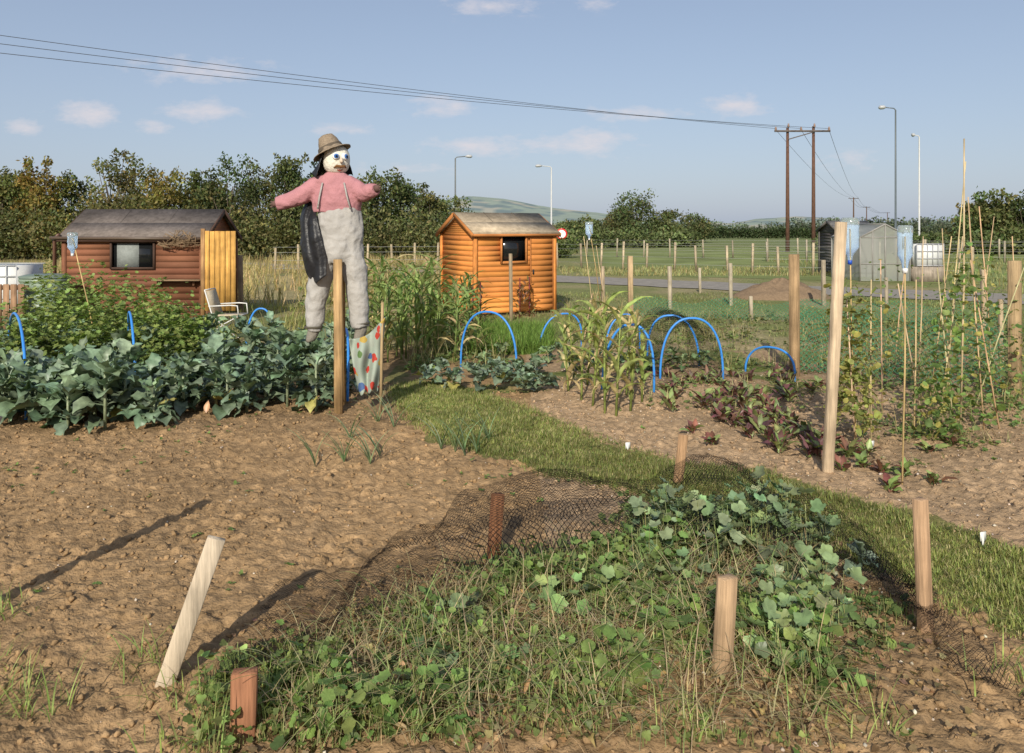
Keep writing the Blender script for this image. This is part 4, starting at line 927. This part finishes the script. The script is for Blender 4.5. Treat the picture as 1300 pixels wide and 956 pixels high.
n=170; P_=drop(ppts(core,n),.03); strips(A,P_,R.rand(n)*6.28,R.uniform(.2,1.2,n),R.uniform(.03,.07,n),R.uniform(.012,.028,n),R.uniform(.8,2.8,n),jit([.30,.21,.10],n,.35,.12),5,'oval',.5,.4,R.uniform(-.9,.9,n))
A.build('dry_stems_and_litter',M_leaf)
A=Acc()
p=gp(1095,735); brassica(A,p[0],p[1],.08,.13,7,(.2,.27,.18),False,.8); p=gp(262,527); strips(A,[p+[0,0,.02]],[1.6],[1.2],[.12],[.06],[.3],[.4,.22,.12],5,'oval',.2); A.build('cabbage_leaves',M_wax)
A=Acc(); n=4600; P_=np.c_[R.uniform(-4,6,n),2+R.rand(n)*8,np.zeros(n)]; k_=(~inside(P_[:,0],P_[:,1],PATH))&((P_[:,0]>.3)|(R.rand(n)<.2)); P_=drop(P_[k_],.002); n=len(P_)
scatter(A,ico,icf,P_,R.rand(n)*6.28,R.uniform(-.5,.5,n),0,(.003+.010*R.rand(n)**2)[:,None]*R.uniform(.6,1.2,(n,3)),jit([.46,.39,.31],n,.35,.06)); A.build('stones',M_stone)
for px,py in [(797,572),(1107,570),(1248,690)]:
    p=gp(px,py); A=Acc(); box(A,[p[0],p[1],.04],[.04,.004,.05],[.65,.65,.62],.3); box(A,[p[0],p[1],.0],[.012,.005,.08],[.65,.65,.62],.3); A.build('plant_label',M_plast)

# ================================================================ LIGHT, SKY, CAMERA
el, azs_ = math.radians(29), math.radians(190)
wd=bpy.data.worlds.new('World'); bpy.context.scene.world=wd; wd.use_nodes=True; nt=wd.node_tree; nt.nodes.clear(); L=nt.links.new
out=nt.nodes.new('ShaderNodeOutputWorld'); bg=nt.nodes.new('ShaderNodeBackground'); bg.inputs[1].default_value=.095; L(bg.outputs[0],out.inputs[0])
sky=nt.nodes.new('ShaderNodeTexSky'); sky.sky_type='NISHITA'; sky.sun_disc=False; sky.sun_elevation=el; sky.sun_rotation=azs_; sky.dust_density=1.5; sky.air_density=1.0; sky.ozone_density=1.2
tc=nt.nodes.new('ShaderNodeTexCoord'); sx=nt.nodes.new('ShaderNodeSeparateXYZ'); L(tc.outputs['Generated'],sx.inputs[0])
yy=mathn(nt,'MAXIMUM',sx.outputs[1],.05); u=mathn(nt,'DIVIDE',sx.outputs[0],yy); v=mathn(nt,'DIVIDE',sx.outputs[2],yy)
cb=nt.nodes.new('ShaderNodeCombineXYZ'); L(u,cb.inputs[0]); L(mathn(nt,'MULTIPLY',v,2.4),cb.inputs[1])
no=N(nt,'ShaderNodeTexNoise',Scale=22.0,Detail=6,Roughness=.62); L(cb.outputs[0],no.inputs[0])
# scattered small cumulus, each with its own bearing (tan azimuth, tan elevation)
tot=None
for cu_,cv_,ru,rv,s in [(-.39,.20,.085,.018,.75),(-.388,.150,.045,.013,1.),(-.455,.129,.026,.010,.85),(-.535,.145,.046,.014,1.),(-.615,.131,.022,.010,.85),(-.09,.155,.042,.014,.85),(-.035,.105,.07,.012,.95),(.09,.111,.055,.016,1.),(.282,.156,.038,.013,1.),(.15,.147,.07,.010,.7),(-.03,.28,.055,.012,.9),(-.215,.128,.04,.009,.65),(-.14,.078,.065,.009,.65),(.42,.087,.055,.012,.6),(.09,.285,.05,.010,.5),(-.85,.17,.07,.014,.9),(.84,.17,.08,.016,.8)]:
    a=mathn(nt,'DIVIDE',mathn(nt,'SUBTRACT',u,cu_),ru); b=mathn(nt,'DIVIDE',mathn(nt,'SUBTRACT',v,cv_),rv)
    d2=mathn(nt,'ADD',mathn(nt,'MULTIPLY',a,a),mathn(nt,'MULTIPLY',b,b)); e=mathn(nt,'MULTIPLY',mathn(nt,'POWER',2.718,mathn(nt,'MULTIPLY',d2,-.8)),s)
    tot=e if tot is None else mathn(nt,'MAXIMUM',tot,e)
cloud=maprange(nt,mathn(nt,'ADD',tot,mathn(nt,'MULTIPLY',mathn(nt,'SUBTRACT',no.outputs[0],.5),2.2)),.30,1.15,0,1)
f=mathn(nt,'MULTIPLY',mathn(nt,'MULTIPLY',cloud,maprange(nt,tot,.02,.3,0,1)),.76,True)
haze=maprange(nt,sx.outputs[2],0,.32,.58,.34)
mh=nt.nodes.new('ShaderNodeMix'); mh.data_type='RGBA'; L(haze,mh.inputs[0]); L(sky.outputs[0],mh.inputs[6]); mh.inputs[7].default_value=(5.5,6.4,8.5,1)
mx=nt.nodes.new('ShaderNodeMix'); mx.data_type='RGBA'; L(f,mx.inputs[0]); L(mh.outputs[2],mx.inputs[6]); mx.inputs[7].default_value=(7.9,7.4,7.7,1); L(mx.outputs[2],bg.inputs[0])
sl=bpy.data.lights.new('Sun','SUN'); sl.energy=5.0; sl.angle=math.radians(.53); sl.color=(1,.935,.80); so=bpy.data.objects.new('sun_lamp',sl); bpy.context.scene.collection.objects.link(so)
tosun=Vector((math.sin(azs_)*math.cos(el),math.cos(azs_)*math.cos(el),math.sin(el))); so.rotation_euler=(-tosun).to_track_quat('-Z','Y').to_euler()
cam=bpy.data.cameras.new('Camera'); co=bpy.data.objects.new('camera',cam); bpy.context.scene.collection.objects.link(co)
cam.sensor_width=36; cam.lens=36*F_/1300; cam.shift_y=-(478-HY)/1300; cam.clip_end=20000; cam.clip_start=.05
co.location=(0,0,H_); co.rotation_euler=(math.radians(90),0,0); bpy.context.scene.camera=co
sc=bpy.context.scene; sc.view_settings.view_transform='Standard'; sc.view_settings.look='None'; sc.view_settings.exposure=0
